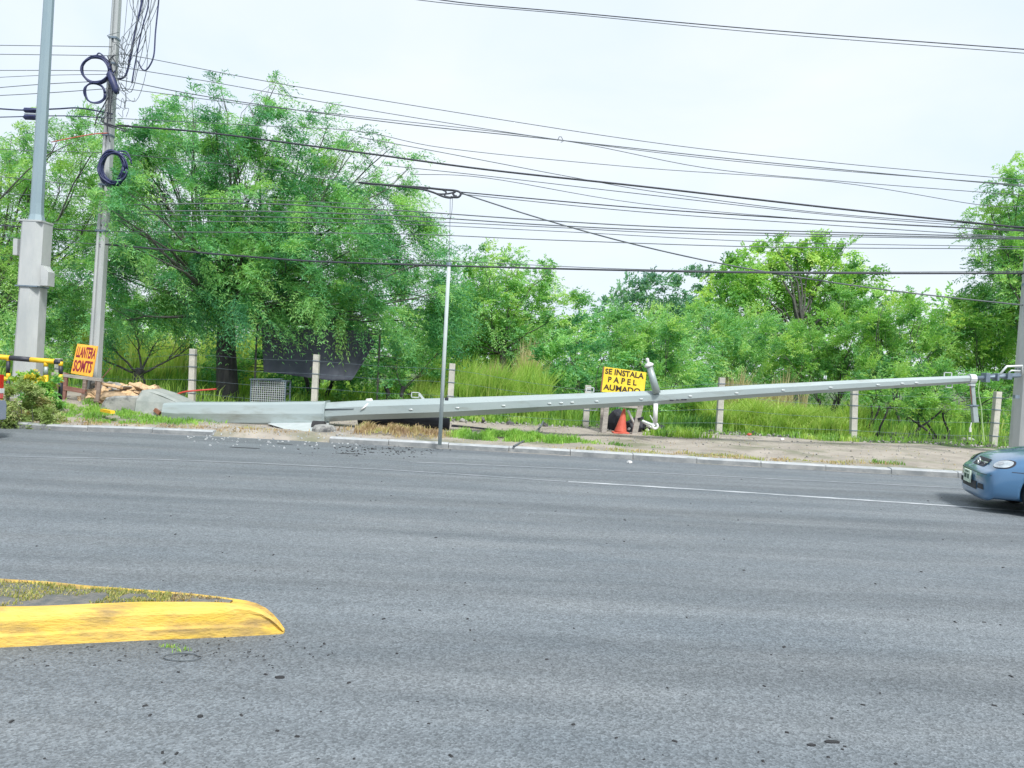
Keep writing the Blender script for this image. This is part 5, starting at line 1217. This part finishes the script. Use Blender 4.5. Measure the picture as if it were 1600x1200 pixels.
def tangle():
    root = empty('cable_tangle', at(205, 60, 18), 'curtain of drooping cables at the top of the utility pole', 'cables')
    Y = 18.1; rr = random.Random(4)
    main = [([(226, -60), (222, 0), (212, 45), (204, 90), (196, 118), (184, 124)], .03), ([(234, -60), (232, 5), (222, 45), (212, 95), (206, 130)], .02), ([(252, -60), (248, 0), (243, 50), (240, 88), (230, 108), (222, 108), (215, 95)], .022)]
    for l, r in main:
        b = MB(); b.tube(catmull([at(p, q, Y) for p, q in l], 6), r * .8, 7); b.build('cable', CB, root, smooth=True)
    for i in range(15):
        tx = 200 + i * 3.4 + rr.uniform(-2, 2); mx_ = 186 + rr.uniform(0, 45); my = 70 + rr.uniform(-15, 50); ex = rr.uniform(182, 192); ey = rr.uniform(60, 145)
        l = [(tx + 6, -60), (tx, 0), ((tx + mx_) / 2 + rr.uniform(-3, 6), my * .5), (mx_, my), (mx_ * .6 + ex * .4, min(max(my, ey) + rr.uniform(0, 22), 165)), (ex, ey)]
        b = MB(); b.tube(catmull([at(p, q, Y - rr.uniform(-.2, .2)) for p, q in l], 5), rr.choice((.006, .007, .009)), 4); b.build('cable', CG, root, smooth=True)
    for i in range(16):
        cx, cy = rr.uniform(172, 200), rr.uniform(50, 180); l = [(cx + rr.uniform(-14, 14), cy + rr.uniform(-14, 14)) for _ in range(5)]
        b = MB(); b.tube(catmull([at(p, q, Y - .25) for p, q in l], 5), .0065, 4); b.build('loose_end', CG, root, smooth=True)
    for i in range(7):
        l = [(150 + rr.uniform(0, 25), 175 + rr.uniform(-10, 8)), (155 + rr.uniform(-8, 8), 190 + rr.uniform(-6, 6)), (172 + rr.uniform(-6, 6), 196), (190 + rr.uniform(0, 14), 200 + rr.uniform(-8, 8))]
        b = MB(); b.tube(catmull([at(p, q, Y - .2) for p, q in l], 5), .008, 4); b.build('loose_end', CK, root, smooth=True)
    o = wire([(80, 222), (120, 214), (150, 209), (170, 208)], 18.0, 17.95, .012, MAT['cone'], 'faded red cord tied to the utility pole through the foliage', group='wires from the left edge to the utility pole', cat='cord', name='tied_rope')
tangle()

# ------------------------------------------------------------------ vehicles
def loft_body(st, nseg=14):
    """st: (x, halfwidth, zbottom, ztop, shoulder drop, crown)"""
    secs = []
    for (x, hw, zb, zt, sd_, tuck) in st:
        half = [(0, zb), (hw * .7, zb), (hw * .93, zb + .03), (hw * .985, zb + .10), (hw, zb + (zt - zb) * .42), (hw * .992, zb + (zt - zb) * .62), (hw * .965, zt - sd_), (hw * tuck, zt - sd_ * .35), (hw * tuck * .82, zt - .012), (hw * .4, zt + .008), (0, zt + .014)]
        ring = [(x, y, z) for y, z in half] + [(x, -y, z) for y, z in reversed(half[1:-1])]
        secs.append(ring)
    return secs

class Car:
    def __init__(s, name, label, loc, yaw):
        s.root = empty(name, loc, label, 'car'); s.root.rotation_euler = (0, 0, yaw)
    def add(s, name, m, v, f, smooth=True, parent=None, sub=0, sharp=None, bev=0):
        me = bpy.data.meshes.new(name); me.from_pydata([tuple(p) for p in v], [], f); me.materials.append(m)
        bm = bmesh.new(); bm.from_mesh(me); bmesh.ops.recalc_face_normals(bm, faces=bm.faces)
        if bev: bmesh.ops.bevel(bm, geom=list(bm.edges), offset=bev, segments=2, affect='EDGES')
        bm.to_mesh(me); bm.free()
        if smooth: me.polygons.foreach_set('use_smooth', [True] * len(me.polygons))
        o = bpy.data.objects.new(name, me); COL.objects.link(o); o.parent = parent or s.root; return o
    def mb(s, name, m, b, parent=None, smooth=False, bev=0): return s.add(name, m, b.v, b.f, smooth, parent, bev=bev)
    def bvh(s, o):
        dg = bpy.context.evaluated_depsgraph_get(); bpy.context.view_layer.update(); dg = bpy.context.evaluated_depsgraph_get()
        e = o.evaluated_get(dg); me = e.to_mesh(); t = BVHTree.FromPolygons([v.co.copy() for v in me.vertices], [list(p.vertices) for p in me.polygons]); e.to_mesh_clear(); return t
    def decal(s, name, m, quad, direction, tree, parent=None, n=10, off=.006, rounded=.0, shape=None):
        """a patch projected on the body; quad: 4 corner points (any 3-D), projected along direction, lifted off by off"""
        q = [Vector(p) for p in quad]; d = Vector(direction).normalized(); V = []; F = []; idx = {}
        for i in range(n + 1):
            for j in range(n + 1):
                a, b_ = i / n, j / n
                if shape == 'oval':
                    x_, y_ = 2 * a - 1, 2 * b_ - 1; a2 = .5 + .5 * x_ * math.sqrt(1 - y_ * y_ / 2 * .85); b2 = .5 + .5 * y_ * math.sqrt(1 - x_ * x_ / 2 * .85); a, b_ = a2, b2
                p = q[0].lerp(q[1], a).lerp(q[3].lerp(q[2], a), b_)
                hit = tree.ray_cast(p - d * 2, d)
                if hit[0] is None: continue
                idx[(i, j)] = len(V); V.append(hit[0] - d * off + hit[1] * (off * .5 if hit[1].dot(d) < 0 else -off * .5))
        for i in range(n):
            for j in range(n):
                ks = [(i, j), (i + 1, j), (i + 1, j + 1), (i, j + 1)]
                if all(k in idx for k in ks): F.append([idx[k] for k in ks])
        if not F: return None
        return s.add(name, m, V, F, True, parent)
    def wheel(s, x, y, r, wd):
        sgn = -1 if y < 0 else 1
        b = MB(); b.lathe((x, y, r), [(r * .62, 0), (r * .93, 0), (r, .03 * 1), (r, wd - .03), (r * .93, wd), (r * .62, wd)], 32, Vector((0, -sgn, 0))); w_ = s.mb('wheel', MAT['rubber'], b, smooth=False)
        b = MB(); b.lathe((x, y - sgn * .01, r), [(r * .64, 0), (r * .60, .02), (r * .5, .05), (r * .1, .04), (r * .05, .03)], 24, Vector((0, -sgn, 0))); s.mb('rim', MAT['alloy'], b, w_, True)
        b = MB()
        for k in range(7):
            t = k * 2 * math.pi / 7; c = Vector((x + math.cos(t) * r * .33, y - sgn * .012, r + math.sin(t) * r * .33)); b.bar(c - Vector((math.cos(t), 0, math.sin(t))) * r * .2, c + Vector((math.cos(t), 0, math.sin(t))) * r * .24, .05, .03)
        s.mb('hub_cap', MAT['alloy'], b, w_)

def arch_cut(o, centres, r, hw):
    for k, (x, z) in enumerate(centres):
        bm = bmesh.new(); bmesh.ops.create_cone(bm, cap_ends=True, segments=36, radius1=r, radius2=r, depth=hw * 2 + .6, matrix=Matrix.Translation((x, 0, z)) @ Matrix.Rotation(math.pi / 2, 4, 'X'))
        # keep the middle of the car solid: only cut the outer 25 cm on each side
        bm.free()
        for sgn in (-1, 1):
            bm = bmesh.new(); bmesh.ops.create_cone(bm, cap_ends=True, segments=36, radius1=r, radius2=r, depth=.6, matrix=Matrix.Translation((x, sgn * (hw + .05), z)) @ Matrix.Rotation(math.pi / 2, 4, 'X'))
            me = bpy.data.meshes.new('c'); bm.to_mesh(me); bm.free(); c = bpy.data.objects.new('c', me); COL.objects.link(c); me.materials.append(MAT['black'])
            c.parent = o.parent
            md = o.modifiers.new('arch', 'BOOLEAN'); md.operation = 'DIFFERENCE'; md.object = c; md.solver = 'EXACT'
            bpy.context.view_layer.update(); dg = bpy.context.evaluated_depsgraph_get(); nm = bpy.data.meshes.new_from_object(o.evaluated_get(dg)); o.modifiers.clear(); o.data = nm
            bpy.data.objects.remove(c)

def blue_car():
    Yc = 10.55; X0 = 6.60; yaw = -R(19)
    car = Car('blue_car', 'dark blue compact sedan driving in from the right edge', (X0, Yc, 0), yaw)
    hw = .825
    st = [(.0, .40, .22, .47, .07, .88), (.02, .56, .16, .53, .06, .9), (.05, .66, .14, .555, .05, .92), (.10, .735, .135, .575, .04, .94), (.135, .755, .17, .605, .05, .9), (.17, .768, .17, .66, .07, .88), (.22, .78, .17, .71, .09, .86), (.32, .795, .17, .755, .10, .86), (.5, .81, .17, .81, .11, .88), (.8, .822, .17, .875, .11, .9), (1.05, .825, .18, .91, .10, .92), (1.3, .825, .18, .925, .08, .95),
          (2.2, .825, .18, .94, .07, .96), (3.1, .82, .18, .955, .07, .95), (3.5, .81, .18, .975, .07, .93), (3.95, .78, .2, .95, .08, .9), (4.1, .74, .24, .86, .1, .88), (4.16, .66, .3, .7, .12, .86)]
    secs = loft_body(st); b = MB(); b.section(None, secs)
    body = car.mb('body', MAT['car_blue'], b, smooth=True)
    md = body.modifiers.new('s', 'SUBSURF'); md.levels = 2; md.render_levels = 2
    bpy.context.view_layer.update(); dg = bpy.context.evaluated_depsgraph_get(); nm = bpy.data.meshes.new_from_object(body.evaluated_get(dg)); body.modifiers.clear(); body.data = nm
    t = car.bvh(body)
    wr = .285; wx = .74; wx2 = 3.18
    arch_cut(body, [(wx, wr + .02), (wx2, wr + .02)], wr + .055, hw); body.data.polygons.foreach_set('use_smooth', [True] * len(body.data.polygons))
    for x in (wx, wx2):
        for y in (-hw + .035, hw - .035): car.wheel(x, y, wr, .17)
    fd = (1, 0, 0)
    # lamps (near side y<0), seen from the front and wrapping to the side
    for sgn in (-1, 1):
        dn = Vector((1, -sgn * .75, -.15)).normalized()
        qd = [(.20, sgn * .46, .60), (.32, sgn * .72, .605), (.37, sgn * .72, .72), (.26, sgn * .49, .70)]
        hl = car.decal('headlight', MAT['lamp'], qd, dn, t, n=12, off=.009, shape='oval')
        q_ = [Vector(v) for v in qd]; m_ = sum(q_, Vector()) / 4
        car.decal('reflector', MAT['chrome'], [m_ + (v - m_) * .42 + Vector((-.0, -sgn * .03, .0)) for v in q_], dn, t, n=8, off=.012, shape='oval', parent=hl)
        bz = [(.19, sgn * .445, .59), (.33, sgn * .735, .592), (.385, sgn * .735, .733), (.25, sgn * .475, .71)]
        car.decal('headlight_surround', MAT['black'], bz, dn, t, n=12, off=.003, shape='oval')
        car.decal('fog_grille', MAT['black'], [(0, sgn * .40, .30), (0, sgn * .60, .30), (0, sgn * .58, .37), (0, sgn * .42, .37)], fd, t, n=6, off=.004)
        sd_ = (0, -sgn, 0)
        car.decal('bumper_seam', MAT['black'], [(.30, 0, .575), (.47, 0, .575), (.47, 0, .582), (.30, 0, .582)], sd_, t, n=6, off=.003)
        car.decal('side_trim', MAT['black'], [(1.15, 0, .46), (3.8, 0, .46), (3.8, 0, .50), (1.15, 0, .50)], sd_, t, n=10, off=.01)
        for dx in (1.22, 2.2, 3.0): car.decal('door_seam', MAT['black'], [(dx, 0, .24), (dx + .008, 0, .24), (dx + .008, 0, .9), (dx, 0, .9)], sd_, t, n=8, off=.003)
        car.decal('tail_lamp', MAT['taillight'], [(3.95, 0, .68), (4.1, 0, .68), (4.1, 0, .84), (3.95, 0, .86)], sd_, t, n=6, off=.006)
        car.decal('fender_seam', MAT['black'], [(.50, 0, .70), (1.1, 0, .79), (1.1, 0, .797), (.50, 0, .708)], sd_, t, n=8, off=.003)
    car.decal('grille', MAT['black'], [(0, -.27, .585), (0, .27, .585), (0, .29, .69), (0, -.29, .69)], fd, t, n=10, off=.006)
    bar_ = car.decal('grille_bar', MAT['chrome'], [(0, -.30, .632), (0, .30, .632), (0, .31, .648), (0, -.31, .648)], fd, t, n=10, off=.012)
    b = MB(); b.torus((.105, 0, .64), .045, .011, Vector((1, 0, 0)), n=18, sq=1.3); car.mb('badge', MAT['chrome'], b, smooth=True)
    car.decal('lower_grille', MAT['black'], [(0, -.36, .27), (0, .36, .27), (0, .36, .38), (0, -.36, .38)], fd, t, n=10, off=.005)
    car.decal('bumper_groove', MAT['black'], [(0, -.7, .502), (0, .7, .502), (0, .7, .509), (0, -.7, .509)], fd, t, n=14, off=.003)
    b = MB(); b.box((-.03, 0, .42), (.018, .34, .17)); pl = car.mb('number_plate', MAT['plate'], b)
    b = MB()
    for k, y in enumerate((-.11, -.075, -.04, .02, .055, .09, .12)): b.box((-.0405, y, .415), (.003, .02 + .004 * (k % 2), .062))
    b.box((-.0405, 0, .48), (.003, .16, .02)); car.mb('plate_print', MAT['plate_ink'], b, pl)
    # greenhouse
    gs = [(1.06, .70, .89, .915), (1.35, .70, .9, 1.10), (1.75, .66, .9, 1.33), (1.95, .62, .9, 1.40), (2.6, .61, .9, 1.43), (3.0, .62, .9, 1.37), (3.3, .66, .9, 1.20), (3.62, .70, .9, .97)]
    secs = []
    for x, hw2, zb, zt in gs:
        top = hw2 - .0 * (zt - zb); half = [(0, zb - .05), (.77, zb - .05), (.765, zb + .02), (.765 - (zt - zb) * .33, zt - .05 * min(1, (zt - zb) * 3)), (.70 - (zt - zb) * .33, zt), (0, zt + .02)]
        secs.append([(x, y, z) for y, z in half] + [(x, -y, z) for y, z in reversed(half[1:-1])])
    b = MB(); b.section(None, secs); gh = car.mb('windows', MAT['glass'], b, smooth=True)
    b = MB(); b.section(None, [[(x, y * .96, z) for y, z in ((-.53, zt - .06), (-.5, zt + .0), (0, zt + .03), (.5, zt), (.53, zt - .06), (0, zt - .04))] for x, zt in ((1.8, 1.37), (1.95, 1.415), (2.6, 1.445), (2.95, 1.40), (3.02, 1.375))]); car.mb('roof', MAT['car_blue'], b, smooth=True)
    for sgn in (-1, 1):
        b = MB(); b.bar((1.1, sgn * .75, .92), (1.85, sgn * .60, 1.37), .06, .05); b.bar((2.28, sgn * .77, .92), (2.25, sgn * .615, 1.39), .06, .05); b.bar((3.6, sgn * .74, .95), (3.0, sgn * .60, 1.37), .12, .05); car.mb('pillar', MAT['car_blue'], b)
        b = MB(); b.lathe((1.42, sgn * .86, .98), [(.03, 0), (.08, .03), (.085, .12), (.04, .16)], 12, Vector((0, sgn, 0))); car.mb('mirror', MAT['car_blue'], b, smooth=True)
        b = MB(); b.box((2.1, sgn * .835, .76), (.16, .03, .03)); b.box((2.95, sgn * .83, .77), (.16, .03, .03)); car.mb('door_handle', MAT['car_blue'], b)
blue_car()

def grey_suv():
    # only its rear corner is in the picture
    Xr = at(13.0, 650, 12.95).x; L = 4.5; hw = .88
    car = Car('grey_suv', 'pale blue-grey vehicle leaving at the left edge showing only its rear corner', (Xr - L, 12.1, 0), 0); car.root['category'] = 'vehicle'
    st = [(0, .6, .4, .8, .1, .88), (.08, .78, .32, .88, .1, .9), (.3, .85, .3, .98, .1, .9), (1.0, .88, .3, 1.06, .09, .92), (1.5, .88, .3, 1.10, .08, .94), (3.6, .88, .3, 1.12, .08, .95), (4.2, .86, .32, 1.12, .08, .95), (4.34, .83, .36, 1.1, .08, .94), (4.38, .80, .42, 1.04, .1, .92)]
    b = MB(); b.section(None, loft_body(st)); body = car.mb('body', MAT['car_silver'], b, smooth=True)
    arch_cut(body, [(.9, .38), (3.55, .38)], .42, hw); body.data.polygons.foreach_set('use_smooth', [True] * len(body.data.polygons))
    for x in (.9, 3.55):
        for y in (-hw + .04, hw - .04): car.wheel(x, y, .35, .2)
    secs = []
    for x, zt in ((1.1, 1.08), (1.9, 1.6), (2.3, 1.68), (4.0, 1.66), (4.25, 1.55), (4.37, 1.1)):
        half = [(0, 1.0), (.84, 1.0), (.83, 1.1 if zt > 1.12 else 1.05), (.84 - (zt - 1.0) * .22, zt - .05 * (zt > 1.2)), (.7 - (zt - 1) * .1, zt), (0, zt + .02)]
        secs.append([(x, y, z) for y, z in half] + [(x, -y, z) for y, z in reversed(half[1:-1])])
    b = MB(); b.section(None, secs); car.mb('windows', MAT['glass'], b, smooth=True)
    b = MB(); b.box((3.1, 0, 1.69), (1.9, 1.36, .05)); car.mb('roof', MAT['car_silver'], b, bev=.02)
    b = MB(); b.section(None, [[(x, y, z) for y, z in ((-w_, .34), (w_, .34), (w_, .62), (w_ - .03, .68), (-w_ + .03, .68), (-w_, .62))] for x, w_ in ((4.0, .90), (4.4, .89), (4.5, .80))]); car.mb('bumper', MAT['car_silver'], b, bev=.015)
    for sgn in (-1, 1):
        b = MB(); b.section(None, [[(4.32, sgn * .70, z), (4.43, sgn * .70, z), (4.425, sgn * .82, z), (4.30, sgn * .90, z)] for z in (.70, 1.12)]); tl = car.mb('tail_lamp', MAT['taillight'], b, bev=.01)
        b = MB(); b.section(None, [[(4.33, sgn * .71, z), (4.436, sgn * .71, z), (4.43, sgn * .83, z), (4.31, sgn * .905, z)] for z in (.80, .88)]); car.mb('lamp_band', MAT['white'], b, tl)
grey_suv()
print('triangles', sum(len(m.polygons) * 2 for m in bpy.data.meshes))
